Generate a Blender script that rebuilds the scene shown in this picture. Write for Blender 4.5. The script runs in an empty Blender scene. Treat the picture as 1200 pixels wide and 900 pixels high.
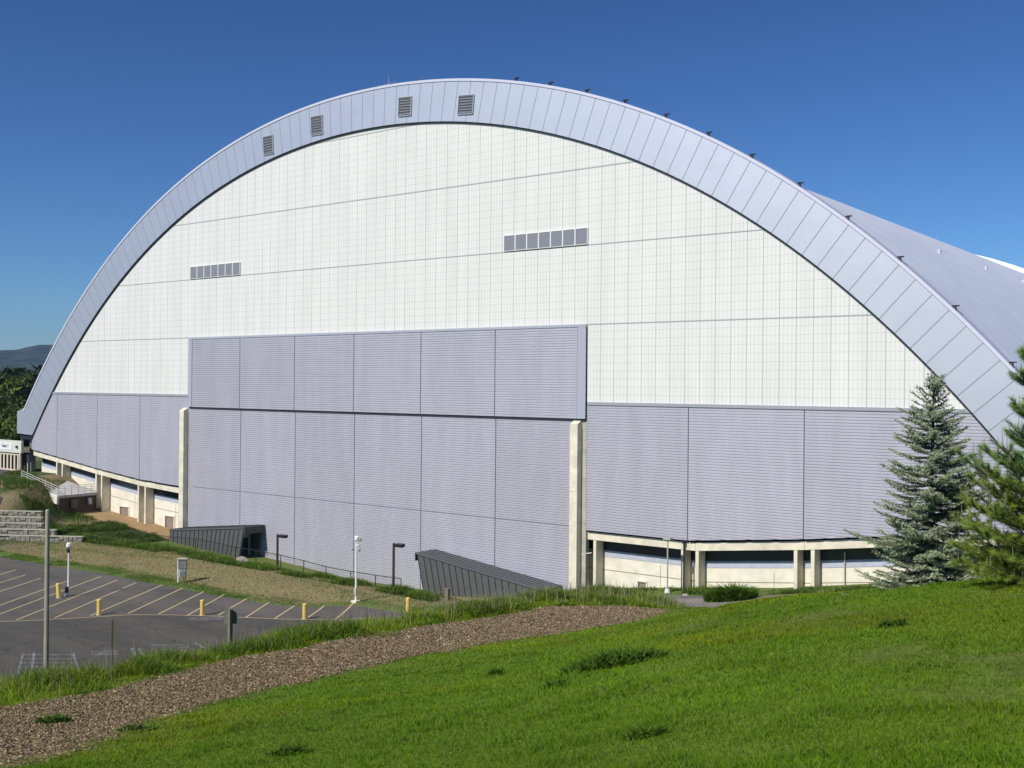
import bpy, bmesh, math, random
import numpy as np
from mathutils import Vector, Matrix
random.seed(7); rng = np.random.default_rng(11)
R = math.radians
C = bpy.context.scene.collection
sc = bpy.context.scene

# ------------------------------------------------------------------ camera
CAMZ = 16.0
F = 1256.14                       # focal length in photo pixels (1200 wide)
YAW, PIT, ROL = 0.65382, 0.00195, 0.00864
cyw, syw = math.cos(YAW), math.sin(YAW)
FW = np.array([-syw*math.cos(PIT), cyw*math.cos(PIT), math.sin(PIT)])
RT0 = np.array([cyw, syw, 0.0]); UP0 = np.cross(RT0, FW)
RT = math.cos(ROL)*RT0 + math.sin(ROL)*UP0
UP = -math.sin(ROL)*RT0 + math.cos(ROL)*UP0
CAM = np.array([0, 0, CAMZ])
def ray(x, y): return FW + (x-600)/F*RT - (y-450)/F*UP
def on_y(x, y, Y): d = ray(x, y); return CAM + d*(Y/d[1])
def on_z(x, y, Z=0.0): d = ray(x, y); return CAM + d*((Z-CAMZ)/d[2])
def at_d(x, y, D): return CAM + ray(x, y)*D
cam = bpy.data.cameras.new("camera"); camo = bpy.data.objects.new("camera", cam); C.objects.link(camo)
M3 = Matrix(((RT[0], UP[0], -FW[0]), (RT[1], UP[1], -FW[1]), (RT[2], UP[2], -FW[2])))
camo.matrix_world = Matrix.Translation((0, 0, CAMZ)) @ M3.to_4x4()
cam.sensor_width = 36; cam.lens = F/1200*36; cam.clip_start = .1; cam.clip_end = 30000
sc.camera = camo

# ------------------------------------------------------------------ materials
MATS = {}
def mat(name, col, rough=.7, metal=0.0, var=0.0, scale=1.0, bump=0.0, bscale=20.0, spec=.5, col2=None, detail=6, stretch=None):
    if name in MATS: return MATS[name]
    m = bpy.data.materials.new(name); m.use_nodes = True; nt = m.node_tree; N = nt.nodes; L = nt.links
    b = N["Principled BSDF"]; b.inputs["Base Color"].default_value = (*col, 1); b.inputs["Roughness"].default_value = rough
    b.inputs["Metallic"].default_value = metal; b.inputs["Specular IOR Level"].default_value = spec
    geo = N.new("ShaderNodeNewGeometry"); src = geo.outputs["Position"]
    if stretch:
        mp = N.new("ShaderNodeMapping"); mp.inputs["Scale"].default_value = stretch; L.new(src, mp.inputs["Vector"]); src = mp.outputs["Vector"]
    if var > 0 or col2:
        n = N.new("ShaderNodeTexNoise"); n.inputs["Scale"].default_value = scale; n.inputs["Detail"].default_value = detail
        n.inputs["Roughness"].default_value = .65
        L.new(src, n.inputs["Vector"])
        r = N.new("ShaderNodeValToRGB")
        c1 = tuple(c*(1-var) for c in col); c2 = col2 or tuple(min(1, c*(1+var)) for c in col)
        r.color_ramp.elements[0].color = (*c1, 1); r.color_ramp.elements[1].color = (*c2, 1)
        r.color_ramp.elements[0].position = .32; r.color_ramp.elements[1].position = .68
        L.new(n.outputs["Fac"], r.inputs["Fac"]); L.new(r.outputs["Color"], b.inputs["Base Color"])
    if bump > 0:
        n2 = N.new("ShaderNodeTexNoise"); n2.inputs["Scale"].default_value = bscale; n2.inputs["Detail"].default_value = 5
        L.new(src, n2.inputs["Vector"])
        bp = N.new("ShaderNodeBump"); bp.inputs["Strength"].default_value = .6; bp.inputs["Distance"].default_value = bump
        L.new(n2.outputs["Fac"], bp.inputs["Height"]); L.new(bp.outputs["Normal"], b.inputs["Normal"])
    MATS[name] = m; return m
def attr_mat(name, rough=.8, spec=.3, var=.25, scale=3.0, bump=0.0, bscale=12.0, trans=0.0):
    """base colour comes from the surface's own 'cover' colour attribute times fine noise"""
    m = bpy.data.materials.new(name); m.use_nodes = True; nt = m.node_tree; N = nt.nodes; L = nt.links
    b = N["Principled BSDF"]; b.inputs["Roughness"].default_value = rough; b.inputs["Specular IOR Level"].default_value = spec
    a = N.new("ShaderNodeAttribute"); a.attribute_name = "cover"
    out = a.outputs["Color"]
    if var > 0:
        geo = N.new("ShaderNodeNewGeometry")
        n = N.new("ShaderNodeTexNoise"); n.inputs["Scale"].default_value = scale; n.inputs["Detail"].default_value = 9; n.inputs["Roughness"].default_value = .75
        L.new(geo.outputs["Position"], n.inputs["Vector"])
        mr = N.new("ShaderNodeMapRange"); mr.inputs[1].default_value = .3; mr.inputs[2].default_value = .7
        mr.inputs[3].default_value = 1-var; mr.inputs[4].default_value = 1+var; L.new(n.outputs["Fac"], mr.inputs[0])
        vm = N.new("ShaderNodeVectorMath"); vm.operation = 'SCALE'; L.new(out, vm.inputs[0]); L.new(mr.outputs[0], vm.inputs["Scale"]); out = vm.outputs[0]
        if bump > 0:
            n2 = N.new("ShaderNodeTexNoise"); n2.inputs["Scale"].default_value = bscale; n2.inputs["Detail"].default_value = 6
            L.new(geo.outputs["Position"], n2.inputs["Vector"])
            bp = N.new("ShaderNodeBump"); bp.inputs["Distance"].default_value = bump; L.new(n2.outputs["Fac"], bp.inputs["Height"]); L.new(bp.outputs["Normal"], b.inputs["Normal"])
    L.new(out, b.inputs["Base Color"])
    if trans > 0:
        t = N.new("ShaderNodeBsdfTranslucent"); L.new(out, t.inputs["Color"])
        mx = N.new("ShaderNodeMixShader"); mx.inputs[0].default_value = trans
        L.new(b.outputs[0], mx.inputs[1]); L.new(t.outputs[0], mx.inputs[2]); L.new(mx.outputs[0], N["Material Output"].inputs["Surface"])
    MATS[name] = m; return m

LAV = (.515, .50, .55)
M_clad = mat("lavender_steel", LAV, .52, .35, .055, .9, stretch=(1, 1, .18))
_nt = M_clad.node_tree; _b = _nt.nodes["Principled BSDF"]; _src = _b.inputs["Base Color"].links[0].from_socket
_oi = _nt.nodes.new("ShaderNodeObjectInfo"); _mr = _nt.nodes.new("ShaderNodeMapRange"); _mr.inputs[3].default_value = .965; _mr.inputs[4].default_value = 1.03; _nt.links.new(_oi.outputs["Random"], _mr.inputs[0])
_vm = _nt.nodes.new("ShaderNodeVectorMath"); _vm.operation = 'SCALE'; _nt.links.new(_src, _vm.inputs[0]); _nt.links.new(_mr.outputs[0], _vm.inputs["Scale"]); _nt.links.new(_vm.outputs[0], _b.inputs["Base Color"])
M_clad_dark = mat("seam_shadow_grey", (.12, .12, .16), .6)
M_trim = mat("trim_steel", (.40, .41, .48), .4)
M_rim = mat("rim_panel_steel", (.62, .635, .685), .5, .72, .03, .5)
M_edge = mat("edge_flashing", (.70, .68, .76), .4, .2)
M_roof = mat("roof_membrane", (.46, .49, .60), .45, 0, .08, .25)
M_gapshade = mat("black_gap_shade", (.012, .013, .022), .7)  # black standing in for shade in gaps and under overhangs
M_conc = mat("concrete_cream", (.72, .66, .51), .85, 0, .16, 1.1, .004, 30)
M_concw = mat("concrete_wall", (.79, .73, .60), .85, 0, .13, .9, .004, 25)
M_concd = mat("concrete_grey", (.42, .40, .34), .85, 0, .2, 1.5, .004, 30)
M_glass = mat("dark_clerestory_glass", (.02, .035, .045), .15)
M_sill = mat("sill_flashing", (.40, .43, .50), .5, 0, .1, 3)
M_door = mat("door_taupe", (.26, .21, .17), .6, 0, .08, 4)
M_can = mat("canopy_steel", (.105, .110, .106), .5, .1, .08, 2)
M_canrib = mat("canopy_seam", (.035, .037, .037), .5)
M_white = mat("white_paint", (.78, .78, .74), .5, 0, .05, 6)
M_pole = mat("pole_galvanised", (.42, .42, .36), .55, 0, .15, 3)
M_yel = mat("bollard_yellow", (.75, .50, .07), .55, 0, .15, 9, col2=(.80, .62, .22))
M_brown = mat("brown_steel", (.055, .035, .028), .5)
M_black = mat("black_steel", (.02, .02, .022), .5)
M_ventp = mat("vent_panel_grey", (.225, .23, .265), .5, 0, .06, 3)
M_louv = mat("louver_slat", (.34, .35, .38), .5)
M_wood = mat("weathered_wood", (.17, .15, .11), .9, 0, .3, 12)
M_sign = mat("sign_back_grey", (.17, .175, .14), .5, 0, .1, 5)
M_brick = mat("brown_brick", (.10, .075, .06), .9, 0, .3, 6, .004, 30)
M_deck = mat("deck_concrete", (.48, .47, .45), .8, 0, .1, 2)
M_rail = mat("rail_galvanised", (.62, .62, .58), .45)
M_block = mat("retaining_block", (.32, .30, .24), .95, 0, .45, 6, .02, 10)
M_house = mat("house_white", (.6, .6, .56), .8)
M_bark = mat("spruce_bark", (.09, .065, .05), .95, 0, .3, 20)

# translucent wall with its grid of joints
def wall_mat():
    m = bpy.data.materials.new("translucent_panel_grid"); m.use_nodes = True; nt = m.node_tree; N = nt.nodes; L = nt.links
    b = N["Principled BSDF"]; b.inputs["Roughness"].default_value = .4
    geo = N.new("ShaderNodeNewGeometry"); sp = N.new("ShaderNodeSeparateXYZ"); L.new(geo.outputs["Position"], sp.inputs[0])
    def line(sock, off, period, width):
        a = N.new("ShaderNodeMath"); a.operation = 'SUBTRACT'; L.new(sock, a.inputs[0]); a.inputs[1].default_value = off
        w = N.new("ShaderNodeMath"); w.operation = 'PINGPONG'; L.new(a.outputs[0], w.inputs[0]); w.inputs[1].default_value = period/2
        c = N.new("ShaderNodeMath"); c.operation = 'LESS_THAN'; L.new(w.outputs[0], c.inputs[0]); c.inputs[1].default_value = width/2
        return c.outputs[0]
    white = (.755, .745, .70, 1)
    prev = None
    def mixc(prevsock, fac, col, amt):
        mx = N.new("ShaderNodeMix"); mx.data_type = 'RGBA'
        if prevsock is None: mx.inputs[6].default_value = white
        else: L.new(prevsock, mx.inputs[6])
        mx.inputs[7].default_value = col
        k = N.new("ShaderNodeMath"); k.operation = 'MULTIPLY'; L.new(fac, k.inputs[0]); k.inputs[1].default_value = amt
        L.new(k.outputs[0], mx.inputs[0]); return mx.outputs[2]
    X, Z = sp.outputs["X"], sp.outputs["Z"]
    # panel to panel tone change
    s = mixc(None, line(X, -45.3, .2986, .045), (.54, .55, .52, 1), .55)
    s = mixc(s, line(Z, 14.81, .60, .06), (.54, .56, .54, 1), .5)
    s = mixc(s, line(X, -45.3, 1.1943, .07), (.40, .42, .40, 1), .7)
    n = N.new("ShaderNodeTexNoise"); n.inputs["Scale"].default_value = .8; n.inputs["Detail"].default_value = 6; mp_ = N.new("ShaderNodeMapping"); mp_.inputs["Scale"].default_value = (1, 1, .12); L.new(geo.outputs["Position"], mp_.inputs["Vector"]); L.new(mp_.outputs[0], n.inputs["Vector"])
    mr = N.new("ShaderNodeMapRange"); mr.inputs[1].default_value = .3; mr.inputs[2].default_value = .7; mr.inputs[3].default_value = .955; mr.inputs[4].default_value = 1.045
    L.new(n.outputs["Fac"], mr.inputs[0])
    vm = N.new("ShaderNodeVectorMath"); vm.operation = 'SCALE'; L.new(s, vm.inputs[0]); L.new(mr.outputs[0], vm.inputs["Scale"])
    L.new(vm.outputs[0], b.inputs["Base Color"])
    return m
M_wall = wall_mat()
M_joint = mat("wall_joint", (.38, .40, .39), .5)

# ------------------------------------------------------------------ mesh helper
def norm(v): v = np.asarray(v, float); return v/max(np.linalg.norm(v), 1e-9)
class MB:
    def __init__(s): s.v = []; s.f = []; s.m = []
    def poly(s, pts, mi=0):
        i = len(s.v); s.v += [tuple(map(float, p)) for p in pts]; s.f.append(list(range(i, i+len(pts)))); s.m.append(mi); return s
    def hexa(s, p, mi=0):   # p: 8 points, bottom 4 then top 4, same order
        i = len(s.v); s.v += [tuple(map(float, q)) for q in p]
        for f in ((0, 3, 2, 1), (4, 5, 6, 7), (0, 1, 5, 4), (1, 2, 6, 5), (2, 3, 7, 6), (3, 0, 4, 7)):
            s.f.append([i+k for k in f]); s.m.append(mi)
        return s
    def box(s, x0, x1, y0, y1, z0, z1, mi=0):
        return s.hexa([(x0, y0, z0), (x1, y0, z0), (x1, y1, z0), (x0, y1, z0), (x0, y0, z1), (x1, y0, z1), (x1, y1, z1), (x0, y1, z1)], mi)
    def bar(s, a, b, w, h, mi=0, up=(0, 0, 1)):   # box beam from a to b, width w, height h (centred)
        a = np.array(a, float); b = np.array(b, float); d = norm(b-a); u = np.array(up, float)
        sd = norm(np.cross(d, u)); u2 = np.cross(sd, d)
        q = [(-1, -1), (1, -1), (1, 1), (-1, 1)]
        return s.hexa([a+sd*w/2*i+u2*h/2*j for i, j in q]+[b+sd*w/2*i+u2*h/2*j for i, j in q], mi)
    def tube(s, pts, rad, n=8, mi=0, cap=True):
        pts = [np.array(p, float) for p in pts]
        if not hasattr(rad, '__len__'): rad = [rad]*len(pts)
        base = len(s.v); ref = None
        for k, p in enumerate(pts):
            d = norm(pts[min(k+1, len(pts)-1)]-pts[max(k-1, 0)])
            if ref is None: ref = np.array([1, 0, 0.]) if abs(d[0]) < .8 else np.array([0, 1, 0.])
            a = norm(np.cross(d, ref)); b = np.cross(d, a); ref = np.cross(a, d) if False else ref
            for j in range(n):
                t = 2*math.pi*j/n; s.v.append(tuple(p+rad[k]*(a*math.cos(t)+b*math.sin(t))))
        for k in range(len(pts)-1):
            for j in range(n):
                j2 = (j+1) % n; s.f.append([base+k*n+j, base+k*n+j2, base+(k+1)*n+j2, base+(k+1)*n+j]); s.m.append(mi)
        if cap:
            s.f.append([base+j for j in range(n)][::-1]); s.m.append(mi)
            s.f.append([base+(len(pts)-1)*n+j for j in range(n)]); s.m.append(mi)
        return s
    def build(s, name, mats, parent=None, smooth=False, bevel=0, fixn=True):
        me = bpy.data.meshes.new(name); me.from_pydata(s.v, [], s.f)
        if not isinstance(mats, (list, tuple)): mats = [mats]
        for m in mats: me.materials.append(m)
        if len(mats) > 1: me.polygons.foreach_set("material_index", s.m)
        me.update()
        if fixn:
            bm = bmesh.new(); bm.from_mesh(me); bmesh.ops.recalc_face_normals(bm, faces=bm.faces); bm.to_mesh(me); bm.free()
        o = bpy.data.objects.new(name, me); C.objects.link(o)
        if smooth: me.polygons.foreach_set("use_smooth", [True]*len(me.polygons))
        if bevel:
            md = o.modifiers.new("bevel", 'BEVEL'); md.width = bevel; md.segments = 1; md.limit_method = 'ANGLE'
        if parent is not None: attach(o, parent)
        return o
def attach(o, parent):
    o.parent = parent
    o.matrix_parent_inverse = parent.matrix_world.inverted() if parent.type != 'EMPTY' else Matrix.Translation(-parent.location)
    if parent.type != 'EMPTY':
        o.matrix_parent_inverse = Matrix.Identity(4)   # parts' meshes are already in world coordinates like their parent's
        if parent.parent is None: o.matrix_parent_inverse = Matrix.Translation(-parent.location)
        else: o.matrix_parent_inverse = Matrix.Identity(4) if True else None
def tag(o, label=None, cat=None, group=None, kind=None):
    if label: o["label"] = label
    if cat: o["category"] = cat
    if group: o["group"] = group
    if kind: o["kind"] = kind
    return o
def thing(name, loc, label, cat, group=None):
    o = bpy.data.objects.new(name, None); C.objects.link(o); o.location = loc; o.empty_display_size = .5
    return tag(o, label, cat, group)
def np_mesh(name, V, Fa, cols, material, parent=None, per=None, smooth=False):
    """V (n,3), Fa (m,k) faces all with k corners, cols (n,3) colour attribute or None"""
    me = bpy.data.meshes.new(name); n = len(V); m, k = Fa.shape
    me.vertices.add(n); me.vertices.foreach_set("co", V.astype(np.float32).ravel())
    me.loops.add(m*k); me.loops.foreach_set("vertex_index", Fa.astype(np.int32).ravel())
    me.polygons.add(m); me.polygons.foreach_set("loop_start", np.arange(0, m*k, k, dtype=np.int32))
    try: me.polygons.foreach_set("loop_total", np.full(m, k, dtype=np.int32))
    except Exception: pass
    me.update(calc_edges=True); me.validate()
    if cols is not None:
        a = me.attributes.new("cover", 'FLOAT_COLOR', 'POINT')
        a.data.foreach_set("color", np.concatenate([cols, np.ones((n, 1))], 1).astype(np.float32).ravel())
    me.materials.append(material)
    if smooth: me.polygons.foreach_set("use_smooth", [True]*m)
    o = bpy.data.objects.new(name, me); C.objects.link(o)
    if parent is not None: attach(o, parent)
    return o

# value noise for placement
_tab = rng.random((256, 256))
def vnoise(x, y, s):
    x = np.asarray(x)/s+1000.; y = np.asarray(y)/s+1000.
    xi = np.floor(x).astype(int); yi = np.floor(y).astype(int); fx = x-xi; fy = y-yi
    fx = fx*fx*(3-2*fx); fy = fy*fy*(3-2*fy)
    g = lambda i, j: _tab[i % 256, j % 256]
    return (g(xi, yi)*(1-fx)+g(xi+1, yi)*fx)*(1-fy)+(g(xi, yi+1)*(1-fx)+g(xi+1, yi+1)*fx)*fy
def fbm(x, y, s, o=3): return sum(vnoise(x+17*k, y-9*k, s/2**k)*.5**k for k in range(o))/sum(.5**k for k in range(o))
def sstep(t): t = np.clip(t, 0, 1); return t*t*(3-2*t)

# ------------------------------------------------------------------ terrain height
def zr(px, py, D): return at_d(px, py, D)
low_path = [(57, 893, 12.5), (140, 857, 15), (253, 825, 18), (400, 789, 22), (587, 753, 27), (733, 733, 30), (777, 718, 33)]
up_path = [(0, 830, 19), (133, 807, 21), (283, 770, 25.5), (400, 751, 28), (550, 727, 32), (633, 712, 35.5), (740, 711, 36)]
crest = [(-250, 850, 17), (0, 805, 22), (150, 785, 24), (300, 755, 29), (400, 738, 32), (550, 712, 37), (650, 702, 42), (760, 701, 43)]
crestR = [(830, 707, 33), (900, 700, 27), (1000, 693, 24.5), (1080, 690, 23), (1200, 675, 21), (1330, 665, 21), (1500, 655, 23)]
lawn_pts = [(600, 905, 8), (600, 850, 11), (600, 800, 15.5), (600, 775, 20.5), (300, 905, 9.5), (300, 860, 12.5), (900, 905, 6.3), (900, 820, 9), (900, 760, 13), (900, 725, 18),
            (1200, 905, 5.8), (1200, 800, 8.5), (1200, 730, 12), (1200, 690, 17), (1080, 720, 15), (-150, 890, 12.5), (0, 868, 15), (-200, 860, 15.5), (450, 800, 19), (750, 760, 19), (750, 735, 26)]
P = [at_d(*p) for p in low_path+up_path+crest+crestR+lawn_pts]
for (px, py, D) in crest:
    for dd, dz in ((5, 2.3), (15, 6.6), (26, 11.5)):
        q = at_d(px, py, D); dr = norm([*ray(px, py)[:2], 0]); P.append(q+dr*dd+np.array([0, 0, -dz]))
for (px, py, D) in crestR:
    for dd, dz in ((5, 1.7), (15, 5.0), (32, 11.0)):
        q = at_d(px, py, D); dr = norm([*ray(px, py)[:2], 0]); P.append(q+dr*dd+np.array([0, 0, -dz]))
P += [np.array(p, float) for p in ((0, 0, 14.35), (0, -10, 14.7), (15, -12, 15), (-15, -12, 13.6), (12, 2, 14.5), (30, 10, 13.9), (35, -10, 15), (-12, 1, 12.9), (-30, -10, 11.6), (-32, 6, 9.5), (45, 25, 12))]
P = np.array(P)
def tps(r2): return .5*r2*np.log(r2+1e-9)
n_ = len(P); r2 = ((P[:, None, :2]-P[None, :, :2])**2).sum(-1)
A_ = np.zeros((n_+3, n_+3)); A_[:n_, :n_] = tps(r2)+np.eye(n_)*2.0; A_[:n_, n_] = 1; A_[:n_, n_+1:n_+3] = P[:, :2]; A_[n_:, :n_] = A_[:n_, n_:].T
W_ = np.linalg.solve(A_, np.concatenate([P[:, 2], [0, 0, 0]]))
def hill(x, y):
    x = np.asarray(x, float); y = np.asarray(y, float); sh = x.shape; x = x.ravel(); y = y.ravel(); out = np.zeros(len(x))
    for i in range(0, len(x), 60000):
        xs, ys = x[i:i+60000], y[i:i+60000]
        out[i:i+60000] = tps((xs[:, None]-P[None, :, 0])**2+(ys[:, None]-P[None, :, 1])**2)@W_[:n_]+W_[n_]+W_[n_+1]*xs+W_[n_+2]*ys
    return out.reshape(sh)
FX = [-400, -140, -126, -118, -112, -108, -103, -97, -88, -78, -70, -60, -52, -45, -38, -30, -24, -10, 20, 200]
FZ = [8, 5.6, 4.8, 3.2, 1.3, .95, .55, -.1, -.6, -1.2, -1.7, -1.5, -.6, .5, 1.35, 2.3, 3.3, 5, 8, 10]
# terrace line
TA = np.array([-106.2, 54.3]); TD = norm([7.9, 5.2, 0])[:2]; TN = np.array([-TD[1], TD[0]])
def low(x, y):
    zf = np.interp(x, FX, FZ)
    ys = np.interp(x, [-140, -100, -45, -30, 0], [60, 60, 60, 52, 46])
    base = zf*sstep((y-ys)/7.0)
    base = base*sstep((y-ys)/2+1)
    # soft crown of the dry lawn
    base = base+.25*np.exp(-((y-57)/4.5)**2)*sstep((y-51.5)/4)*sstep((-45-x)/12)*sstep((x+98)/8)
    # left bank beside the terraces
    s = (x-TA[0])*TN[0]+(y-TA[1])*TN[1]
    xe = np.interp(y, [40, 50, 54.5, 58, 63, 68.5, 76], [-100, -102, -104.5, -107.5, -111.5, -117, -122])
    fr = sstep((xe+2.5-x)/6.5)
    hb = np.interp(s, [-1, .3, 3.2, 7.5, 18], [0, .25, 2.45, 4.35, 4.9])
    base = base*(1-fr)+np.maximum(hb, base*0)*fr
    return base
def H(x, y):
    x = np.asarray(x, float); y = np.asarray(y, float)
    l = low(x, y)
    near = (np.abs(x) < 90) & (y < 75) & (y > -60)
    h = np.full(x.shape, -50.0)
    if near.any(): h[near] = hill(x[near], y[near])
    w = sstep((90-np.abs(x))/25)*sstep((y+60)/30)
    h = h*w+(-3)*(1-w)
    # smooth union
    k = .6; t = np.clip(.5+.5*(h-l)/k, 0, 1)
    return l*(1-t)+h*t+k*t*(1-t)
def H1(x, y): return float(H(np.array([x]), np.array([y]))[0])

# path outline in plan
lowP = np.array([at_d(*p)[:2] for p in low_path]); upP = np.array([at_d(*p)[:2] for p in up_path])
dl = norm([*(lowP[0]-lowP[1]), 0])[:2]
lowP = np.vstack([lowP[0]+dl*14, lowP[0]+dl*6, lowP]); upP = np.vstack([upP[0]+dl*14, upP[0]+dl*6, upP])
def seg_dist(x, y, line):
    """signed distance to polyline, positive on its left side (away from the camera)"""
    best = np.full(x.shape, 1e9); sg = np.ones(x.shape)
    for a, b in zip(line[:-1], line[1:]):
        d = b-a; L2 = d@d; t = np.clip(((x-a[0])*d[0]+(y-a[1])*d[1])/L2, 0, 1)
        px, py = a[0]+t*d[0], a[1]+t*d[1]; ds = np.hypot(x-px, y-py)
        cr = d[0]*(y-a[1])-d[1]*(x-a[0]); m = ds < best; best = np.where(m, ds, best); sg = np.where(m, np.sign(cr), sg)
    return best*sg
endU = upP[-1]; endL = lowP[-1]
def path_w(x, y):
    """>0 inside the path (distance to nearest edge)"""
    wob = (fbm(x, y, 1.6)-.5)*.9
    a = seg_dist(x, y, lowP); b = seg_dist(x, y, upP)
    # beyond the far end both sides close
    dd = norm([*(lowP[-1]-lowP[-3]), 0])[:2]
    along = (x-endL[0])*dd[0]+(y-endL[1])*dd[1]
    return np.minimum(np.minimum(a-.12, -b-.30), -along+2.0)+wob*.8+(fbm(x+5, y+3, .45, 2)-.5)*.35
def lot_edge(x): return np.interp(x, [-250, -96.4, -81.8, -71.2, -63, -59, -55.7, -50, -46], [46, 49.3, 50.5, 50.6, 51.0, 51.7, 54.4, 54.8, 52])

# ------------------------------------------------------------------ ground sheet with its cover colours
def grow(a, b, step, lo, hi, g=1.35):
    c = list(np.arange(a, b+1e-6, step)); s = step
    while c[-1] < hi: s *= g; c.append(min(c[-1]+s, hi))
    s = step
    while c[0] > lo: s *= g; c.insert(0, max(c[0]-s, lo))
    return np.array(c)
gx = grow(-150, 46, .55, -6500, 6500); gy = grow(-12, 92, .5, -3000, 6500)
GX, GY = np.meshgrid(gx, gy, indexing='ij'); GZ = H(GX, GY)
lawn_c = np.array([.13, .20, .014]); brown_c = np.array([.13, .10, .055]); dry_c = np.array([.25, .215, .105]); green_c = np.array([.10, .155, .03]); dark_c = np.array([.05, .085, .025])
fxy = norm([FW[0], FW[1], 0])[:2]; rxy = RT0[:2]
def cover(x, y, z):
    col = np.empty(x.shape+(3,)); n1 = fbm(x, y, 3.0, 4); n2 = fbm(x+50, y+50, .9, 3)
    base = lawn_c*(.75+.5*n1[..., None])
    col[:] = base
    isl = (y > lot_edge(x)-4) & (z < 6)
    # dry lawn between lot and stadium: green edge strip, dry middle, green back
    v = y-lot_edge(x); n3 = fbm(x*.6, y*2.8, 4, 4)
    g = sstep((2.6+2*(n3-.5)-v)/1.6)+sstep((v-8.6-3*(n3-.5))/2)*.9; g = np.clip(g+(n3-.5)*.9, 0, 1)[..., None]
    lc = dry_c*(.75+.5*n3[..., None])*(1-g)+green_c*(.8+.4*n2[..., None])*g
    col = np.where(isl[..., None], lc, col)
    earth = ((np.abs(x+103.5) < 8) & (y > 66.2+1.6*(n2-.5)) & (z < 3))
    col = np.where(earth[..., None], np.array([.34, .23, .12])*(.8+.4*n2[..., None]), col)
    bank = (x < -100) & (y > 52) & ~earth
    gb = sstep((n1-.42)*6)[..., None]
    col = np.where(bank[..., None], np.array([.22, .18, .10])*(1-gb)+np.array([.06, .095, .028])*gb, col)
    far = (np.abs(x+60) > 120) | (y > 95)
    col = np.where(far[..., None], np.array([.07, .10, .03])*(.7+.6*n1[..., None]), col)
    bare_ = .6*sstep((fbm(x*1.1+60, y*2+80, 1.7, 4)-.55)*5)*sstep((x*rxy[0]+y*rxy[1]-.05*(x*fxy[0]+y*fxy[1]))/3)*(y < 40)
    col = col*(1-.7*bare_[..., None])+np.array([.15, .13, .06])*.7*bare_[..., None]
    pw = path_w(x, y); pm = sstep((pw+.35)/.5)[..., None]
    col = col*(1-pm)+np.array([.20, .15, .095])*(.8+.4*n2[..., None])*pm
    return col
GC = cover(GX, GY, GZ)
nx, ny = GX.shape; idx = np.arange(nx*ny).reshape(nx, ny)
FQ = np.stack([idx[:-1, :-1], idx[1:, :-1], idx[1:, 1:], idx[:-1, 1:]], -1).reshape(-1, 4)
M_ground = attr_mat("ground_cover", .95, .15, .35, 6.0, .03, 14)
g = np_mesh("ground", np.stack([GX, GY, GZ], -1).reshape(-1, 3), FQ, GC.reshape(-1, 3), M_ground, smooth=True)
tag(g, kind="structure")

def drape(name, x0, x1, y0f, y1f, step, off, m, kind="structure"):
    xs = np.arange(x0, x1+1e-6, step); V = []; n = 24
    for x in xs:
        a, b = y0f(x), y1f(x)
        for k in range(n+1): V.append((x, a+(b-a)*k/n))
    V = np.array(V); Z = H(V[:, 0], V[:, 1])+off
    i = np.arange(len(xs)*(n+1)).reshape(len(xs), n+1)
    Q = np.stack([i[:-1, :-1], i[1:, :-1], i[1:, 1:], i[:-1, 1:]], -1).reshape(-1, 4)
    o = np_mesh(name, np.column_stack([V, Z]), Q, None, m, smooth=True); return tag(o, kind=kind)
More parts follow.
